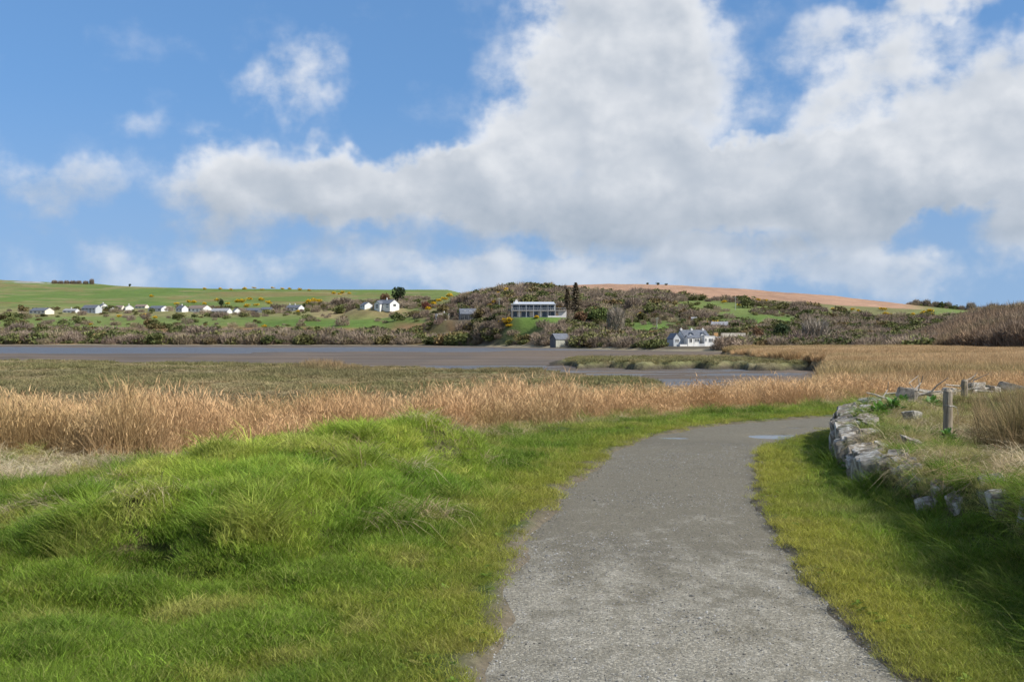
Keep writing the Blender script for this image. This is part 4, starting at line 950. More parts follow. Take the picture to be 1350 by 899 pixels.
tint = np.where(ev[:, None], t_e, t_b)*(1+rng.normal(0, .14, n))[:, None]*(.62+.75*fbm(x*.03+5, y*.03, 307, 3))[:, None]
shore_belt = (1-sst(y-sh, 10, 60))
sc = (1.0+2.3*rng.uniform(0, 1, n)**2.2)*(.75+.6*fk2)*(1+.35*shore_belt)*np.clip(y/520, .75, 1.25)
hz = sc*rng.uniform(.75, 1.2, n)
zz = hill_z(x, y)
scatter('scrub', barep+leafp, np.stack([x, y, zz-.25], -1), rot_z(n, .06), np.stack([sc*1.15, sc*1.15, hz], -1), np.clip(tint, .01, .5), idx, 'brown leafless scrub and thicket covering the far shore')

# copse on the right, close behind the reeds
u = rng.uniform(.30, .75, 7000); px = in_px(u); sh = np.interp(px, SHORE_PX, SHORE_D); y = sh+2+110*rng.uniform(0, 1, 7000)**.9; x = u*y
ok = rng.uniform(0, 1, len(x)) < sst(px, 1200, 1250); x, y = x[ok], y[ok]; n = len(x); fk = fbm(x*.04, y*.04, 311, 3)
tint = mixc([(.245, .180, .125), (.325, .225, .140), (.205, .180, .085)], [np.ones(n), 1.3*sst(fk, .45, .62), .8*sst(fbm(x*.05, y*.05, 313, 2), .5, .7)])*(1+rng.normal(0, .12, n))[:, None]
cop = [proto('copse', join([bare(520, 760+i), bare(260, 770+i)]), M_TWIG) for i in range(4)]
sc = rng.uniform(1.0, 2.2, n)*(1+.75*sst(in_px(x/y), 1225, 1300)); scatter('willow_copse', cop, np.stack([x, y, hill_z(x, y)-.2], -1), rot_z(n, .06), np.stack([sc, sc, sc*rng.uniform(.9, 1.4, n)], -1), np.clip(tint, .01, .5), None, 'brown leafless willow copse behind the reeds on the right')

# ------------------------------------------------------------------ houses
def on_hill(px, row, d0=None):
    """the spot on the far slope that this bearing sees at this height"""
    sh = np.interp(px, SHORE_PX, SHORE_D); d = np.linspace(sh+2, 1900, 3000) if d0 is None else np.array([d0])
    x = (px-CX)/F*d; z = hill_z(x, d); r = HZ-(z-EYE)*F/d
    k = int(np.argmax(r <= row)) if d0 is None else 0
    i = int(np.clip(np.searchsorted(uu, (px-CX)/F)-1, 0, len(uu)-2)); t = ((px-CX)/F-uu[i])/(uu[i+1]-uu[i])      # stand on the mesh itself
    zm_ = lerp(np.interp(d[k], Dg[:, i], ZZ[:, i]), np.interp(d[k], Dg[:, i+1], ZZ[:, i+1]), t)
    if abs(zm_-z[k]) > .6: print('hill gap', px, round(float(d[k])), round(float(zm_-z[k]), 2))
    return float(x[k]), float(d[k]), float(zm_)
M_WHITE = mat_flat('white_render', (.66, .645, .61), .8, .06, 1.2); M_CREAM = mat_flat('cream_render', (.66, .60, .48), .85, .08, 1.2); M_GREYW = mat_flat('grey_render', (.42, .44, .45), .85, .08, 1.2)
M_SLATE = mat_flat('slate_roof', (.105, .115, .135), .55, .25, 1.6, .5); M_BROWNR = mat_flat('brown_tile_roof', (.20, .155, .125), .75, .2, 1.6); M_GREYR = mat_flat('grey_roof', (.26, .26, .27), .7, .2, 1.6)
M_DARKW = mat_flat('dark_cladding', (.10, .105, .11), .7, .2, 1.5); M_TIMB = mat_flat('weathered_cladding', (.36, .36, .30), .8, .15, 2.0); M_METAL = mat_flat('pale_metal_roof', (.58, .60, .62), .4, .05, .8, .5, .3)
M_STONEW = mat_flat('rubble_stone', (.34, .28, .20), .9, .3, 2.5); M_OCHRE = mat_flat('ochre_render', (.62, .36, .16), .85, .1, 1.5); M_DECK = mat_flat('timber_deck', (.40, .38, .35), .8, .15, 2.0)
M_MINT = mat_flat('mint_paint', (.36, .46, .40), .7, .08, 1.5); M_FRAME = mat_flat('window_frame_paint', (.78, .78, .76), .5, .03, 2)
def mat_glass():
    m, w = new_mat('window_glass'); p = w.n('TexCoord').outputs['Object']
    b = w.n('BsdfPrincipled', ins={'Base Color': w.mix(w.ss(w.noise(p, .8, 3), .4, .6), (.02, .024, .03), (.06, .065, .07)), 'Roughness': .08, 'Specular IOR Level': .6}); finish(w, b.outputs[0]); return m
M_GLASS = mat_glass()
def box_bm(bm, x0, x1, y0, y1, z0, z1):
    v = [bm.verts.new(c) for c in ((x0, y0, z0), (x1, y0, z0), (x1, y1, z0), (x0, y1, z0), (x0, y0, z1), (x1, y0, z1), (x1, y1, z1), (x0, y1, z1))]
    for f in ((0, 3, 2, 1), (4, 5, 6, 7), (0, 1, 5, 4), (1, 2, 6, 5), (2, 3, 7, 6), (3, 0, 4, 7)): bm.faces.new([v[i] for i in f])
def box(name, dims, mat, par):
    bm = bmesh.new(); box_bm(bm, *dims); return from_bm(name, bm, mat, par)
def gable_walls(par, x0, x1, y0, y1, e, r, mat, axis='x', z0=-2.0):
    """walls up to the eaves with gables up to the ridge; ridge along axis"""
    bm = bmesh.new(); mx, my = (x0+x1)/2, (y0+y1)/2
    if axis == 'x': pr = [(y0, z0), (y1, z0), (y1, e), (my, r), (y0, e)]; A = [bm.verts.new((x0, a, b)) for a, b in pr]; B = [bm.verts.new((x1, a, b)) for a, b in pr]
    else: pr = [(x0, z0), (x1, z0), (x1, e), (mx, r), (x0, e)]; A = [bm.verts.new((a, y0, b)) for a, b in pr]; B = [bm.verts.new((a, y1, b)) for a, b in pr]
    bm.faces.new(A); bm.faces.new(list(reversed(B)))
    for i in range(5): bm.faces.new((A[i], B[i], B[(i+1) % 5], A[(i+1) % 5]))
    return from_bm('wall', bm, mat, par)
def gable_roof(par, x0, x1, y0, y1, e, r, mat, axis='x', over=.3, th=.18):
    """two pitched slabs meeting at the ridge, lying on the walls"""
    bm = bmesh.new(); mx, my = (x0+x1)/2, (y0+y1)/2
    half = (y1-y0)/2 if axis == 'x' else (x1-x0)/2; sl = (r-e)/half
    a0, a1 = (x0-over*.6, x1+over*.6) if axis == 'x' else (y0-over*.6, y1+over*.6)
    for sgn in (-1, 1):
        prof = [(0, r+.04), (sgn*(half+over), e-sl*over+.04), (sgn*(half+over), e-sl*over+.04+th), (0, r+.04+th)]
        c = my if axis == 'x' else mx
        def P(t, q): return (t, c+q[0], q[1]) if axis == 'x' else (c+q[0], t, q[1])
        A = [bm.verts.new(P(a0, q)) for q in prof]; B = [bm.verts.new(P(a1, q)) for q in prof]
        bm.faces.new(A); bm.faces.new(list(reversed(B)))
        for i in range(4): bm.faces.new((A[i], B[i], B[(i+1) % 4], A[(i+1) % 4]))
    return from_bm('roof', bm, mat, par)
def window(par, x0, x1, z0, z1, y, face='front', mullions=0, frame=M_FRAME):
    """a pane in a proud frame; face: front (-y) at y, or right gable (+x) / left gable (-x) at x = y"""
    f = .07
    def bx(bm, a0, a1, b0, b1, c0, c1):
        if face == 'front': box_bm(bm, a0, a1, y-c1, y-c0, b0, b1)
        elif face == 'right': box_bm(bm, y+c0, y+c1, a0, a1, b0, b1)
        else: box_bm(bm, y-c1, y-c0, a0, a1, b0, b1)
    bm = bmesh.new(); bx(bm, x0-f, x0, z0-f, z1+f, .003, .07); bx(bm, x1, x1+f, z0-f, z1+f, .003, .07); bx(bm, x0, x1, z1, z1+f, .003, .07); bx(bm, x0, x1, z0-f, z0, .003, .09)
    for k in range(mullions):
        xm = lerp(x0, x1, (k+1)/(mullions+1)); bx(bm, xm-.035, xm+.035, z0, z1, .003, .06)
    w = from_bm('window', bm, frame, par)
    bm = bmesh.new(); bx(bm, x0, x1, z0, z1, .004, .035); from_bm('pane', bm, M_GLASS, w); return w
def chimney(roof, x, y, z0, z1, s=.55, mat=None):
    bm = bmesh.new(); box_bm(bm, x-s/2, x+s/2, y-s/2, y+s/2, z0, z1); box_bm(bm, x-s/2-.07, x+s/2+.07, y-s/2-.07, y+s/2+.07, z1, z1+.12); box_bm(bm, x-.12, x+.12, y-.12, y+.12, z1+.12, z1+.45)
    return from_bm('chimney', bm, mat or M_WHITE, roof)
def cottage(px, row, wpx, hpx, wall, roof, label, rz=24, ratio=.62, chims=(0,), win=3, group='houses of the village across the estuary', d0=None, name='village_house', eave=.52, storeys=1, gablewin=False):
    """gabled house whose drawn size on the hillside is wpx by hpx photograph pixels"""
    x, y, z = on_hill(px, row, d0); k = y/F; c, s_ = math.cos(R(rz)), abs(math.sin(R(rz)))
    L = wpx*k/(c+ratio*s_); W = L*ratio; Rg = hpx*k*.88; e = Rg*eave
    t = empty(name, (x, y, z-.1), R(-rz)); tag(t, label, 'house', group)
    gable_walls(t, -L/2, L/2, -W/2, W/2, e, Rg, wall); r = gable_roof(t, -L/2, L/2, -W/2, W/2, e, Rg, roof)
    for q in chims: chimney(r, L*(.42 if q > 0 else -.42 if q < 0 else 0), 0, Rg-.5, Rg+1.1, .6, M_WHITE if wall is not M_DARKW else M_GREYW)
    sh = e/storeys
    for st in range(storeys):
        for i in range(win):
            cx = lerp(-L/2, L/2, (i+.5)/win); ww = min(1.0, L/win*.30)
            if st == 0 and i == win//2 and win > 2:
                dr = box('door', (cx-.5, cx+.5, -W/2-.06, -W/2-.003, .1, min(2.2, e*.8)), M_DARKW, t); box('handle', (cx+.3, cx+.38, -W/2-.10, -W/2-.062, 1.0, 1.15), M_METAL, dr)
            else: window(t, cx-ww, cx+ww, sh*st+sh*.34, sh*st+sh*.80, -W/2, 'front', 1)
    if gablewin: window(t, -W*.14, W*.14, e*.45, e*.95, L/2, 'right', 1)
    return t, L, W, e, Rg
V = cottage
V(55, 413.6, 31, 8.5, M_CREAM, M_SLATE, 'leftmost village bungalow, cream walls under a dark slate roof', 22, .6, (), 4)
V(94, 412.2, 21, 5.6, M_WHITE, M_GREYR, 'low pale bungalow with grey roof right of the leftmost bungalow', 15, .5, (0,), 3)
V(121, 412.4, 25, 11.5, M_GREYW, M_SLATE, 'tallest village house, grey walls and dark roof, two storeys of windows', 18, .6, (), 4, storeys=2, eave=.60)
V(136, 408.5, 17, 9, M_WHITE, M_SLATE, 'white gabled house tucked behind the tallest village house', 52, .8, (0,), 2)
V(148, 410.4, 10, 6, M_WHITE, M_SLATE, 'little white gabled cottage between the tallest house and the brown-roofed ones', 58, .9, (), 2)
V(158, 408.8, 12, 7, M_CREAM, M_BROWNR, 'small cream cottage with brown roof left of the bright white gable', 15, .7, (), 2)
V(170, 409.0, 14, 7.6, M_WHITE, M_GREYR, 'bright white gable-fronted cottage in the middle of the village', 62, 1.0, (0,), 2)
V(187, 406.5, 18, 5.6, M_CREAM, M_BROWNR, 'low brown-roofed bungalow standing uphill behind the village', 18, .5, (), 3)
V(209, 410.5, 27, 8.2, M_WHITE, M_SLATE, 'white bungalow with blue-grey slate roof and bright right gable', 26, .62, (), 3, gablewin=True)
V(240, 411.0, 17, 9.2, M_WHITE, M_SLATE, 'white house with dark roof left of the widest brown-roofed house', 40, .7, (0,), 2)
V(263, 411.0, 32, 9.4, M_WHITE, M_BROWNR, 'widest village house, brown roof and bright white right gable', 30, .55, (), 4)
V(292, 413.8, 27, 8.0, M_WHITE, M_GREYR, 'white bungalow with grey-brown roof below the dark round tree', 16, .5, (), 4)
V(312, 413.4, 12, 8.0, M_WHITE, M_SLATE, 'narrow white gabled house right of the grey-brown roof', 60, .9, (), 2)
V(333, 412.4, 24, 7.0, M_DARKW, M_SLATE, 'dark clad bungalow with dark roof right of the narrow white gable', 18, .5, (), 4)
V(352, 410.6, 17, 6.2, M_DARKW, M_SLATE, 'smaller dark bungalow second from the right end of the village', 20, .6, (), 3)
V(389, 409.6, 24, 8.4, M_WHITE, M_SLATE, 'rightmost village house, dark slate roof and white right gable with chimney', 26, .6, (-1, 0), 3)
# white house on the rise, with the evergreen behind it
t, L, W, e, Rg = cottage(510, 406.6, 33, 12.8, M_WHITE, M_SLATE, 'white two-storey house with slate roof in front of the dark evergreen', 38, .62, (0,), 3, None, None, 'white_house', .55, 2, True)
g = gable_walls(t, -L*.34, L*.02, -W*.5-2.4, -W*.5+.6, e*.95, Rg*.86, M_WHITE, 'y'); gable_roof(t, -L*.34, L*.02, -W*.5-2.4, -W*.5+1.8, e*.95, Rg*.86, M_SLATE, 'y')
window(t, -L*.24, -L*.08, e*.5, e*.85, -W*.5-2.4, 'front', 1); window(t, -L*.24, -L*.08, e*.1, e*.38, -W*.5-2.4, 'front', 1)
cottage(483, 406.2, 17, 8.6, M_WHITE, M_SLATE, 'white gabled outbuilding left of the white two-storey house', 55, .9, (), 2, None, None, 'outbuilding')

# dark slate house and its white annex
x, y, z = on_hill(620, 422.5, 558); k = y/F; t = empty('slate_house', (x, y, z-.2), R(10)); tag(t, 'blue-black slate house with a glazed front among the scrub', 'house')
Wd = 34*k
gable_walls(t, -Wd*.42, Wd*.22, -3.2, 3.2, 9*k, 15.5*k, M_DARKW); r = gable_roof(t, -Wd*.42, Wd*.22, -3.2, 3.2, 9*k, 15.5*k, M_SLATE); 
box('wall', (Wd*.22, Wd*.52, -3.6, 2.4, -2, 7.4*k), M_DARKW, t); box('roof', (Wd*.19, Wd*.55, -4.2, 2.8, 7.4*k+.005, 7.4*k+.3), M_SLATE, t)
box('terrace', (-Wd*.45, Wd*.55, -6.0, -3.65, -2, .25), M_DECK, t)
for i in range(4): window(t, -Wd*.40+i*Wd*.155, -Wd*.40+i*Wd*.155+Wd*.13, .4, 6.6*k, -3.2, 'front', 1, M_DARKW)
for i in range(2): window(t, Wd*.24+i*Wd*.14, Wd*.24+i*Wd*.14+Wd*.11, .4, 5.8*k, -3.6, 'front', 0, M_WHITE)
for i in range(2): box('skylight', (-Wd*.28+i*Wd*.22, -Wd*.20+i*Wd*.22, -2.05, -1.05, 12.3*k+.12, 12.5*k+.35), M_METAL, r)
x, y, z = on_hill(583, 423.4, 572); k = y/F; t = empty('white_annex', (x, y, z-.2), R(14)); tag(t, 'white flat-topped annex left of the blue-black slate house', 'house')
Wd = 16*k; box('wall', (-Wd/2, Wd/2, -2.2, 2.2, -2, 9.4*k), M_WHITE, t); rr_ = box('roof', (-Wd/2-.2, Wd/2+.2, -2.4, 2.4, 9.4*k+.004, 9.4*k+.25), M_GREYW, t); chimney(rr_, Wd*.2, .8, 9.4*k+.2, 9.4*k+1.2, .5)
window(t, -Wd*.38, Wd*.14, 4.6*k, 8.2*k, -2.2, 'front', 1); window(t, Wd*.25, Wd*.42, 1.5*k, 6.6*k, -2.2, 'front', 0)

# long modern glass-fronted house
x, y, z = on_hill(705, 419.4, 476); k = y/F; t = empty('modern_house', (x, y+2, z-.2), 0); tag(t, 'long two-storey modern glass-fronted house with pale flat roof above its lawn', 'house')
def X_(p): return (p-705)*k
def Z_(r): return (419.4-r)*k
box('wall', (X_(676), X_(732), .9, 7.5, -2, Z_(401.2)), M_GREYW, t)
rf = box('roof', (X_(673.5), X_(733), -1.4, 8.0, Z_(401.2)+.004, Z_(400.2)), M_METAL, t)
bm = bmesh.new(); v = [bm.verts.new(c) for c in ((X_(677), -.6, Z_(400.2)+.004), (X_(731.5), -.6, Z_(400.2)+.004), (X_(731.5), 7.6, Z_(397.0)), (X_(677), 7.6, Z_(397.0)), (X_(677), 7.6, Z_(400.2)+.004), (X_(731.5), 7.6, Z_(400.2)+.004))]
for f in ((0, 1, 2, 3), (3, 2, 5, 4), (0, 3, 4), (1, 5, 2), (0, 4, 5, 1)): bm.faces.new([v[i] for i in f])
from_bm('roof', bm, M_METAL, t); chimney(rf, X_(681), 4.0, Z_(400), Z_(395.6), 1.15)
box('balcony', (X_(673.5), X_(747), -1.9, .85, Z_(409.6), Z_(408.7)), M_DECK, t)
for i in range(10):                                           # glazing bays of both floors, each pane its own
    a = lerp(676.5, 731.5, i/10); b = lerp(676.5, 731.5, (i+1)/10)
    window(t, X_(a)+.12, X_(b)-.12, Z_(408.2), Z_(402.2), .9, 'front', 0, M_GREYW if i < 7 else M_TIMB)
    if i not in (1, 4, 6): window(t, X_(a)+.12, X_(b)-.12, Z_(417.0), Z_(410.8), .9, 'front', 0, M_GREYW)
for i in (1, 4, 6): a = lerp(676.5, 731.5, i/10); b = lerp(676.5, 731.5, (i+1)/10); box('panel', (X_(a)+.05, X_(b)-.05, .78, .897, Z_(417.5), Z_(410.4)), M_CREAM, t)
for p in np.linspace(675, 732, 7): box('post', (X_(p)-.09, X_(p)+.09, -1.8, -1.62, Z_(419), Z_(409.6)-.003), M_GREYW, t); 
for p in np.linspace(675, 732, 7): box('post', (X_(p)-.07, X_(p)+.07, -1.3, -1.16, Z_(408.7)+.003, Z_(401.2)), M_GREYW, t)
bm = bmesh.new(); box_bm(bm, X_(674), X_(746), -1.86, -1.80, Z_(406.2), Z_(405.9))
for p in np.linspace(674.3, 745.7, 26): box_bm(bm, X_(p)-.02, X_(p)+.02, -1.85, -1.81, Z_(408.7)+.003, Z_(406.2)-.003)
from_bm('railing', bm, M_METAL, t)
box('side_wing', (X_(737.5), X_(747), -.2, 5.5, -2, Z_(409.8)), M_WHITE, t); box('garage_wing', (X_(663), X_(675.5), .2, 5.0, -2, Z_(407.4)), M_DARKW, t)
box('terrace', (X_(672), X_(741), -4.5, -1.95, -2.5, .35), M_DECK, t); box('retaining_wall', (X_(722), X_(741), -4.9, -4.52, -3, 1.0), M_WHITE, t)

# boathouse on the shore
x, y, z = on_hill(738, 457.2, 414); k = y/F; t = empty('boathouse', (x, y, z-.3), R(28)); tag(t, 'small boathouse with slate roof and pale grey boards at the water edge', 'boathouse')
L, W, e, Rg = 21*k, 15*k, 11*k, 17.5*k
gable_walls(t, -L/2, L/2, -W/2, W/2, e, Rg, M_DARKW); gable_roof(t, -L/2, L/2, -W/2, W/2, e, Rg, M_SLATE)
for i in range(9): box('board', (lerp(-L/2, L/2, i/9)+.02, lerp(-L/2, L/2, (i+1)/9)-.02, -W/2-.07, -W/2-.003, .1, e-.35), M_TIMB, t)
box('door', (L*.33, L*.46, -W/2-.12, -W/2-.073, .1, e*.75), M_WHITE, t)
box('quay', (-L*.6, L*.75, -W/2-1.8, -W/2-.15, -2.5, -.1), M_STONEW, t)

# white house on the shore, with conservatory and balustrade
x, y, z = on_hill(922, 456.5, 362); k = y/F; t = empty('shore_house', (x, y+3, z-.2), R(16)); tag(t, 'white shore house with three chimneys, slate roof and conservatory at the right end', 'house')
def X_(p): return (p-922)*k
def Z_(r): return (456.5-r)*k
gable_walls(t, X_(903), X_(939), 0, 7, Z_(443.2), Z_(434.6), M_WHITE); rf = gable_roof(t, X_(903), X_(939), 0, 7, Z_(443.2), Z_(434.6), M_SLATE)
for p in (904.3, 919.5, 936): chimney(rf, X_(p), 3.5, Z_(437), Z_(433.0), .62)
for p in (913, 930):                                          # dormers
    dm = gable_walls(t, X_(p-3.2), X_(p+3.2), .3, 3.0, Z_(440.6), Z_(437.6), M_GREYW, 'y', Z_(443)); gable_roof(t, X_(p-3.2), X_(p+3.2), .1, 3.2, Z_(440.6), Z_(437.6), M_SLATE, 'y', .15, .12)
    window(t, X_(p-1.8), X_(p+1.8), Z_(442.6), Z_(440.8), .3, 'front', 0)
gable_walls(t, X_(904), X_(912), -2.0, .6, Z_(444.6), Z_(441.8), M_WHITE, 'x'); gable_walls(t, X_(913), X_(921), -2.0, .6, Z_(444.6), Z_(441.8), M_WHITE, 'x')
gable_roof(t, X_(904), X_(921), -2.0, .6, Z_(444.6), Z_(441.6), M_SLATE, 'x', .15)
window(t, X_(906), X_(909.8), Z_(450.4), Z_(445.6), -2.0, 'front', 1); window(t, X_(914), X_(919.8), Z_(449.4), Z_(445.6), -2.0, 'front', 2); window(t, X_(922), X_(924.2), Z_(450), Z_(446), 0, 'front', 0)
box('front_wing', (X_(925.4), X_(940.6), -3.2, .2, -1.5, Z_(442.6)), M_WHITE, t); box('parapet', (X_(925.2), X_(940.8), -3.3, .0, Z_(442.6)+.003, Z_(441.9)), M_WHITE, t)
window(t, X_(926.5), X_(928.2), Z_(449.0), Z_(445.2), -3.2, 'front', 0)
for i in range(3): window(t, X_(931.6+i*2.0), X_(933.2+i*2.0), Z_(450), Z_(445.4), -3.2, 'front', 0)
box('conservatory', (X_(941), X_(952.4), -2.6, 1.6, -1.5, Z_(450.6)), M_WHITE, t); cr_ = box('conservatory_roof', (X_(940.8), X_(952.8), -2.9, 1.9, Z_(444.0)+.003, Z_(443.0)), M_METAL, t)
box('conservatory_core', (X_(941.3), X_(952.1), -2.2, 1.4, Z_(450.6)+.003, Z_(444.0)), M_GREYW, t)
for i in range(5): window(t, X_(941.8+i*2.1), X_(943.3+i*2.1), Z_(450.0), Z_(444.8), -2.2, 'front', 0)
for i in range(2): window(t, -1.8+i*1.6, -.6+i*1.6, Z_(450.0), Z_(444.8), X_(952.1), 'right', 0)
gable_walls(t, X_(888), X_(898), .5, 5.5, Z_(445.5), Z_(439), M_GREYW, 'y'); gable_roof(t, X_(888), X_(898), .5, 5.5, Z_(445.5), Z_(439), M_SLATE, 'y', .2); window(t, X_(890.5), X_(895.5), Z_(450), Z_(446), .5, 'front', 2)
box('link_wall', (X_(898.2), X_(902.9), 1, 6, -1.5, Z_(444.5)), M_GREYW, t)
box('terrace_wall', (X_(889), X_(953), -6.2, -5.8, -3.0, .25), M_STONEW, t); box('terrace', (X_(900), X_(953), -5.79, -3.4, -3.0, .15), M_WHITE, t)
for (a, b) in ((904, 924), (930, 953)):
    bm = bmesh.new(); box_bm(bm, X_(a), X_(b), -5.7, -5.55, Z_(452.6), Z_(452.2))
    for p in np.arange(a+.4, b, 1.1): box_bm(bm, X_(p)-.06, X_(p)+.06, -5.68, -5.56, .155, Z_(452.6)-.003)
    from_bm('balustrade', bm, M_FRAME, t)
box('boat_cover', (X_(889.5), X_(900), -3.6, -1.0, -1.0, Z_(453.0)), M_WHITE, t)

# walls and sheds round the shore house
def yard(px0, px1, r0, r1, dep, d0, name, mat, label, cat):
    y = d0; k = y/F; z1 = EYE+(HZ-r0)*k; z0 = EYE+(HZ-r1)*k; x0 = (px0-CX)*k; x1 = (px1-CX)*k
    t = empty(name, ((x0+x1)/2, y, z0)); tag(t, label, cat); h = z1-z0; hw = (x1-x0)/2
    n = max(3, int((x1-x0)/2.2))
    for i in range(n): box('panel', (lerp(-hw, hw, i/n)+.012, lerp(-hw, hw, (i+1)/n)-.012, -dep/2, dep/2, -2, h), mat, t)
    box('coping', (-hw-.05, hw+.05, -dep/2-.06, dep/2+.06, h+.003, h+.14), M_STONEW, t)
yard(951, 983, 439.0, 445, .45, 392, 'garden_wall', M_CREAM, 'long cream garden wall behind the shore house', 'wall')
yard(954, 976, 445.8, 451, .4, 374, 'garden_wall', M_WHITE, 'low white garden wall right of the conservatory', 'wall')
yard(940.5, 946, 438.4, 445, 2.5, 384, 'lean_to', M_OCHRE, 'small ochre lean-to between the shore house and the cream wall', 'shed')
cottage(949, 432.0, 23, 9, M_GREYW, M_GREYR, 'grey-roofed barn on the slope above the shore house', 18, .5, (), 3, None, None, 'barn')
cottage(915, 425.0, 7.5, 7.5, M_MINT, M_GREYR, 'small mint-green garden hut above the shore house', 12, .8, (), 1, None, None, 'garden_hut', .8)

# poles
for (px, r0, r1, lab) in ((969.5, 391, 409, 'pale utility pole on the grass slope right of the shore house'), (866, 418, 436, 'utility pole among the trees left of the shore house'), (658, 393, 409, 'utility pole left of the modern house')):
    x, y, z = on_hill(px, r1); h = (r1-r0)*y/F; t = empty('utility_pole', (x, y, z)); tag(t, lab, 'utility pole', 'utility poles on the hillside')
    bm = bmesh.new(); tube(bm, [(0, 0, -1), (0, 0, h*.5), (0, 0, h)], [.15, .13, .11], 8); from_bm('pole', bm, M_TIMB, t); box('crossarm', (-.8, .8, -.19, -.115, h-.6, h-.45), M_TIMB, t)

# ------------------------------------------------------------------ trees and gorse on the far side
def mat_crown(name, col, var=.4, trans=.2):
    m, w = new_mat(name); bv = w.n('Attribute', attribute_type='GEOMETRY', attribute_name='bv').outputs['Fac']
    c = w.mix(bv, tuple(v*(1-var) for v in col), tuple(v*(1+var) for v in col))
    b = w.n('BsdfPrincipled', ins={'Base Color': c, 'Roughness': .75, 'Specular IOR Level': .15}); tr = w.n('BsdfTranslucent', ins={'Color': c})
    finish(w, w.n('MixShader', ins={0: trans, 1: b.outputs[0], 2: tr.outputs[0]}).outputs[0]); return m
M_BARK = mat_flat('bark', (.14, .11, .085), .9, .25, 4); M_EVER = mat_crown('evergreen_needles', (.042, .062, .026)); M_BARE = mat_crown('bare_crown', (.25, .195, .145)); M_BAREG = mat_crown('greyish_crown', (.30, .255, .20))
M_HEDGE = mat_crown('dome_shrub_green', (.105, .135, .04)); M_RUST = mat_crown('dome_shrub_russet', (.17, .10, .055)); M_CON = mat_crown('dull_conifer', (.19, .155, .10)); M_RED = mat_crown('reddish_bush', (.16, .055, .04))
def part_mesh(name, part, mat):
    v, q, t, b = part; me = mesh_np(name, v, [q, t]); at = me.attributes.new('bv', 'FLOAT', 'FACE'); at.data.foreach_set('value', b.astype(np.float32)); me.materials.append(mat); return me
def tree(px, row, hpx, wpx, kind, label, group=None, d0=None, seed=0, name=None):
    x, y, z = on_hill(px, row, d0); k = y/F; h = hpx*k; w2 = wpx*k/2; rnd_ = random.Random(seed+int(px*7)); sd_ = seed+int(px)
    nm = name or {'bare': 'bare_tree', 'grey': 'bare_tree', 'ever': 'evergreen_tree', 'cone': 'conifer'}.get(kind, 'shrub')
    t = empty(nm, (x, y, z-.2), rnd_.uniform(0, 6)); tag(t, label, 'shrub' if nm == 'shrub' else 'tree', group)
    bm = bmesh.new(); th = h*(.45 if kind in ('bare', 'grey', 'ever') else .92 if kind == 'cone' else .3); r0 = max(.10, h*.028)
    tube(bm, [(0, 0, -.5), (rnd_.uniform(-.1, .1), rnd_.uniform(-.1, .1), th*.5), (rnd_.uniform(-.3, .3), 0, th)], [r0*1.2, r0, r0*.6], 7)
    for i in range(9 if kind in ('bare', 'grey') else 5):
        a = rnd_.uniform(0, 6.28); s0 = th*rnd_.uniform(.45, 1.0); L = h*rnd_.uniform(.25, .5)*(1 if kind != 'cone' else .35); e_ = rnd_.uniform(.5, 1.2); L = min(L, w2*.85/max(.3, math.cos(e_)))
        p1 = (math.cos(a)*math.cos(e_)*L*.5, math.sin(a)*math.cos(e_)*L*.5, s0+math.sin(e_)*L*.5); p2 = (math.cos(a)*math.cos(e_)*L, math.sin(a)*math.cos(e_)*L, min(h*.95, s0+math.sin(e_*1.15)*L))
        tube(bm, [(0, 0, s0*.95), p1, p2], [r0*.55, r0*.38, r0*.15], 5)
    from_bm('trunk', bm, M_BARK, t)
    if kind in ('bare', 'grey'):
        v, q, f3, b = bare(900, sd_); v = v*np.array([w2, w2, h*.80]); v[:, 2] += h*.02; part = (v, q, f3, b); mt = M_BARE if kind == 'bare' else M_BAREG
    elif kind == 'cone':
        r = np.random.default_rng(sd_); n = 1500; hh = r.uniform(0, 1, n)**.8; a = r.uniform(0, 6.28, n); lay = .55+.45*np.sin(hh*34+a*.5)**2; q_ = (1-hh)**.6*r.uniform(.45, 1, n)*lay*w2*1.15
        p = np.stack([np.cos(a)*q_, np.sin(a)*q_, h*.10+hh*h*.9], -1); d1 = np.stack([np.cos(a), np.sin(a), r.uniform(-.5, .3, n)], -1); d2 = np.stack([-np.sin(a), np.cos(a), 0*a], -1); s_ = h*.046
        v = np.stack([p-d1*s_, p+d2*s_*.6, p+d1*s_, p-d2*s_*.6], 1).reshape(-1, 3); part = (v, np.arange(4*n).reshape(n, 4), np.zeros((0, 3), int), r.uniform(0, 1, n)); mt = M_CON
    else:
        v, q, f3, b = bush(900, sd_, .10, .8, .5); lo, hi = v[:, 2].min(), v[:, 2].max(); v[:, 2] = (v[:, 2]-lo)/(hi-lo); v[:, :2] /= np.abs(v[:, :2]).max()
        v = v*np.array([w2, w2, h*(.80 if kind == 'ever' else .97)]); v[:, 2] += h*(.20 if kind == 'ever' else .03); part = (v, q, f3, b)
        mt = {'ever': M_EVER, 'green': M_HEDGE, 'rust': M_RUST, 'red': M_RED, 'dark': M_EVER}[kind]
    link('crown', part_mesh('crown', part, mt), None, t); return t
tree(525.5, 403, 26, 21, 'ever', 'dark round evergreen behind the white two-storey house'); tree(506, 402, 17, 16, 'rust', 'russet shrub rising behind the white outbuilding')
tree(759, 415, 43, 22, 'cone', 'tall dull conifer right of the modern house'); tree(748, 412, 32, 16, 'cone', 'shorter conifer between the modern house and the tall one')
tree(786, 425, 21, 44, 'green', 'broad green domed shrub right of the modern house'); tree(758, 428, 20, 30, 'rust', 'russet domed shrub below the tall conifer')
tree(741, 404, 12, 14, 'green', 'green shrub against the right end of the modern house'); tree(656, 414, 13, 11, 'green', 'green shrub left of the modern house')
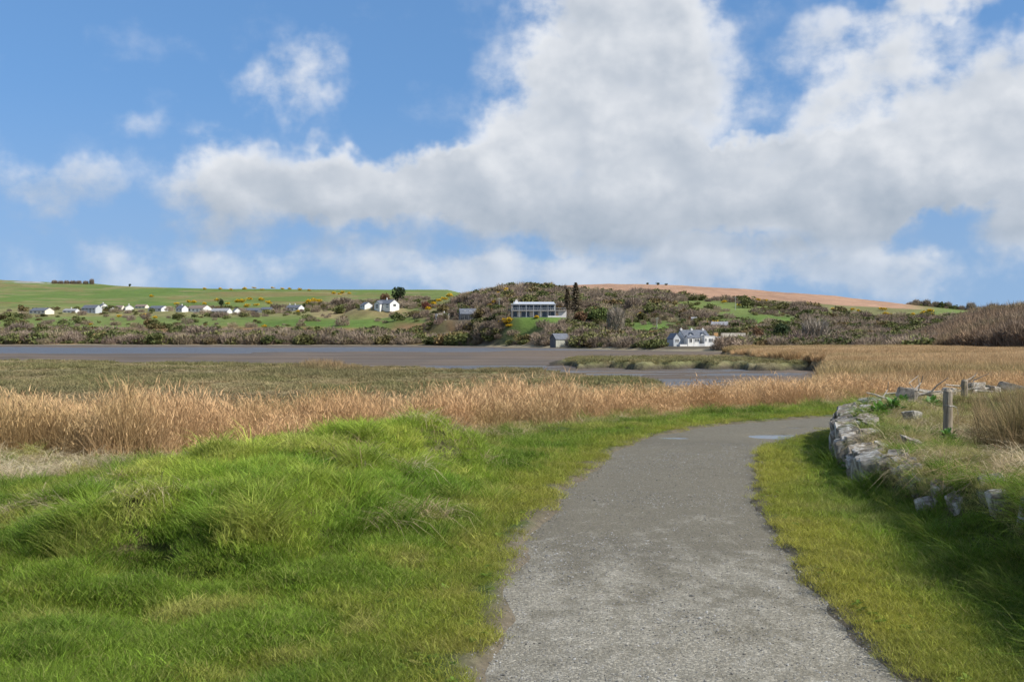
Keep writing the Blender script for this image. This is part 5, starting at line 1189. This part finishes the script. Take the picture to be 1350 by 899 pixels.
tree(682, 388, 9, 8, 'red', 'dark red bush on the brow above the modern house'); tree(562, 408, 12, 12, 'red', 'red bush above the white annex')
tree(909, 427, 11, 6, 'rust', 'narrow russet cypress by the mint-green hut'); tree(901, 426, 8, 9, 'green', 'green shrub left of the narrow russet cypress')
tree(293, 405, 12, 12, 'dark', 'dark round tree behind the middle of the village'); tree(232, 394, 6, 6, 'dark', 'small dark tree in the fields above the village') if False else None
tree(452, 405, 14, 34, 'bare', 'wide bare tree left of the white outbuilding'); tree(28, 442, 18, 34, 'bare', 'spreading bare tree at the left end of the far shore'); tree(268, 446, 18, 44, 'bare', 'broad bare tree on the shore below the village')
tree(812, 436, 34, 26, 'grey', 'tall pale bare tree right of the domed shrubs'); tree(868, 402, 14, 40, 'bare', 'wide bare tree below the ploughed field'); tree(835, 410, 20, 26, 'bare', 'rounded bare tree above the pale one')
tree(752, 457, 14, 16, 'grey', 'pale bare tree right of the boathouse'); tree(1075, 452, 34, 40, 'grey', 'large pale bare tree right of the garden walls'); tree(1000, 453, 26, 18, 'rust', 'russet leafed tree at the end of the cream wall')
tree(1030, 450, 26, 34, 'dark', 'dark green evergreen clump right of the russet tree'); tree(1055, 408, 12, 26, 'bare', 'bare tree at the edge of the ploughed field')
for i, (px, hp, wp) in enumerate(((1208, 6, 11), (1222, 7, 10), (1234, 6, 12), (1250, 7, 11), (1268, 5, 9), (1280, 9, 14), (1294, 5, 10), (1309, 9, 12), (1326, 6, 12), (1342, 7, 13))):
    tree(px, 0, hp*1.45, wp, 'grey', f'bare tree on the right skyline, {nth(i, 10)} of the row', 'bare trees along the right skyline', 915)
for i, (px, hp, wp) in enumerate(((72, 5, 9), (80, 4.5, 8), (88, 5, 8), (96, 5, 9), (104, 5, 8), (113, 5, 8), (121, 8, 7))):
    tree(px, 0, hp, wp, 'bare', f'bare tree in the row on the left skyline, {nth(i, 7)}' if px < 120 else 'taller bare tree ending the row on the left skyline', 'bare trees along the left skyline', 2380)
tree(171, 0, 4, 4, 'dark', 'lone small dark tree on the left skyline', None, 2250)
for px, hp, wo in ((854, 3, 'left'), (867, 4, 'middle and largest'), (878, 3, 'right')): tree(px, 0, hp, hp*1.5, 'dark', f'{wo} of three dark bushes on the brow of the ploughed field', 'bushes on the brow of the ploughed field', 885)

def mat_gorse():
    m, w = new_mat('gorse_in_flower'); bv = w.n('Attribute', attribute_type='GEOMETRY', attribute_name='bv').outputs['Fac']
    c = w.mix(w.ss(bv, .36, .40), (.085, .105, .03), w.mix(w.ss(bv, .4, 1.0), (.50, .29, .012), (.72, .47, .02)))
    b = w.n('BsdfPrincipled', ins={'Base Color': c, 'Roughness': .8, 'Specular IOR Level': .1}); finish(w, b.outputs[0]); return m
M_GORSE = mat_gorse(); GM = []
for i in range(4):
    v, q, f3, b = bush(340, 880+i, .13, .7, .45)
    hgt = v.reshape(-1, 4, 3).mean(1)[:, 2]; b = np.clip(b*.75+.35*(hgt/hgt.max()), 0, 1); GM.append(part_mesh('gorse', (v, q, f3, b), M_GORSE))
MARKS = [('modern house', 705, 408), ('slate house', 620, 414), ('white annex', 583, 418), ('white two-storey house', 510, 399), ('shore house', 922, 445), ('barn above the shore house', 949, 427), ('mint-green hut', 915, 421),
         ('boathouse', 738, 449), ('tall conifer', 759, 395), ('broad green domed shrub', 786, 414), ('ploughed field', 900, 382), ('wide bare tree below the ploughed field', 868, 395), ('utility pole on the grass slope', 969, 400), ('dark evergreen clump', 1030, 438),
         ('large pale bare tree', 1075, 436), ('edge of the reed bed', 1150, 458), ('bare trees of the right skyline', 1250, 404), ('leftmost village bungalow', 55, 410), ('tallest village house', 121, 406), ('bright white gable of the village', 170, 405),
         ('widest village house', 263, 406), ('dark round tree of the village', 293, 399), ('rightmost village house', 389, 405), ('dark clad bungalow', 333, 409), ('wide bare tree by the outbuilding', 452, 398), ('broad bare tree on the shore', 268, 438), ('brow of the left hill', 360, 379)]
SEEN = {}
def gorse(px, row, wpx, _l, group):
    m = min(MARKS, key=lambda q: abs(q[1]-px)+2.2*abs(q[2]-row)); dx, dy = px-m[1], row-m[2]
    side = ('left of' if dx < 0 else 'right of') if abs(dx) > 2.0*abs(dy) else ('above' if dy < 0 else 'below'); far = 'close ' if abs(dx)+2*abs(dy) < 26 else 'some way '
    size = 'small' if wpx < 6.5 else 'middling' if wpx < 8.5 else 'large'
    lab = f'{size} yellow-flowered gorse bush {far}{side} the {m[0]}'
    x, y, z = on_hill(px, row); s_ = wpx*1.25*y/F/2
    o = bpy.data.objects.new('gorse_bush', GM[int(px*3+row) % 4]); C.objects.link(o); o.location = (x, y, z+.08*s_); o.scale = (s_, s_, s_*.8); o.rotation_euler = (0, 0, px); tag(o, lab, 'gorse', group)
g1 = [(578, 399, 9), (570, 403, 9), (586, 396, 8), (592, 392, 9), (613, 392, 9), (620, 390, 10), (608, 395, 7), (565, 409, 8), (574, 406, 7), (664, 386, 12), (658, 390, 9), (670, 384, 8), (690, 391, 7), (712, 383, 11), (708, 386, 8), (716, 389, 9), (722, 393, 6), (652, 400, 8), (648, 405, 9), (642, 411, 8), (640, 408, 6), (668, 428, 10), (673, 424, 9), (665, 424, 8), (671, 433, 8), (708, 420, 7), (659, 427, 6), (780, 396, 10), (790, 398, 9), (797, 401, 10), (772, 394, 8), (785, 405, 7), (770, 399, 7), (799, 394, 6), (749, 414, 6)]
for a in g1: gorse(*a, 'yellow flowering gorse bush on the headland around the modern house', 'gorse bushes on the headland')
g2 = [(908, 394, 9), (914, 394, 8), (905, 392, 7), (858, 398, 6), (869, 418, 6), (845, 415, 6), (838, 413, 6), (940, 427, 8), (948, 428, 9), (932, 428, 7), (1001, 398, 8), (1009, 399, 8), (983, 395, 7), (955, 400, 7), (975, 404, 6), (907, 408, 5)]
for a in g2: gorse(*a, 'yellow flowering gorse bush on the slope above the shore house', 'gorse bushes above the shore house')
g3 = [(1125, 410, 7), (1132, 411, 6), (1164, 410, 9), (1168, 416, 8), (1172, 417, 7), (1144, 442, 8), (1204, 416, 6), (1216, 415, 9), (1224, 413, 10), (1229, 417, 8), (1232, 422, 8), (1249, 421, 8), (1258, 422, 9), (1264, 423, 7), (1131, 434, 6), (1098, 409, 6)]
for a in g3: gorse(*a, 'yellow flowering gorse bush on the scrub slope at the right', 'gorse bushes on the right slope')
g4 = [(158, 419, 7), (190, 418, 8), (193, 421, 7), (204, 420, 6), (120, 429, 5), (70, 448, 6), (125, 449, 6), (142, 448, 6), (264, 450, 7), (278, 447, 6), (200, 392, 6), (256, 400, 7), (312, 399, 8), (320, 399, 9), (326, 405, 8), (300, 402, 6), (270, 402, 6), (330, 396, 7), (345, 397, 8), (354, 401, 8), (338, 404, 7), (408, 400, 9), (415, 398, 9), (422, 399, 8), (404, 403, 7), (392, 412, 6), (248, 399, 6), (232, 402, 6), (285, 397, 6), (348, 432, 7), (524, 451, 6), (573, 450, 8), (577, 452, 5)]
for a in g4: gorse(*a, 'yellow flowering gorse bush near the village and the far shore', 'gorse bushes near the village')
g5 = [(290, 380, 5), (322, 380, 6), (345, 381, 5), (372, 380, 5), (396, 381, 6), (408, 382, 5), (305, 381, 5), (335, 379, 5), (440, 386, 6), (452, 385, 6), (360, 379, 5), (382, 380, 5), (270, 380, 5), (460, 386, 5), (448, 387, 5)]
for a in g5: gorse(a[0], a[1]+2, a[2], 'yellow flowering gorse bush near the top of the left hill', 'gorse bushes on top of the left hill')
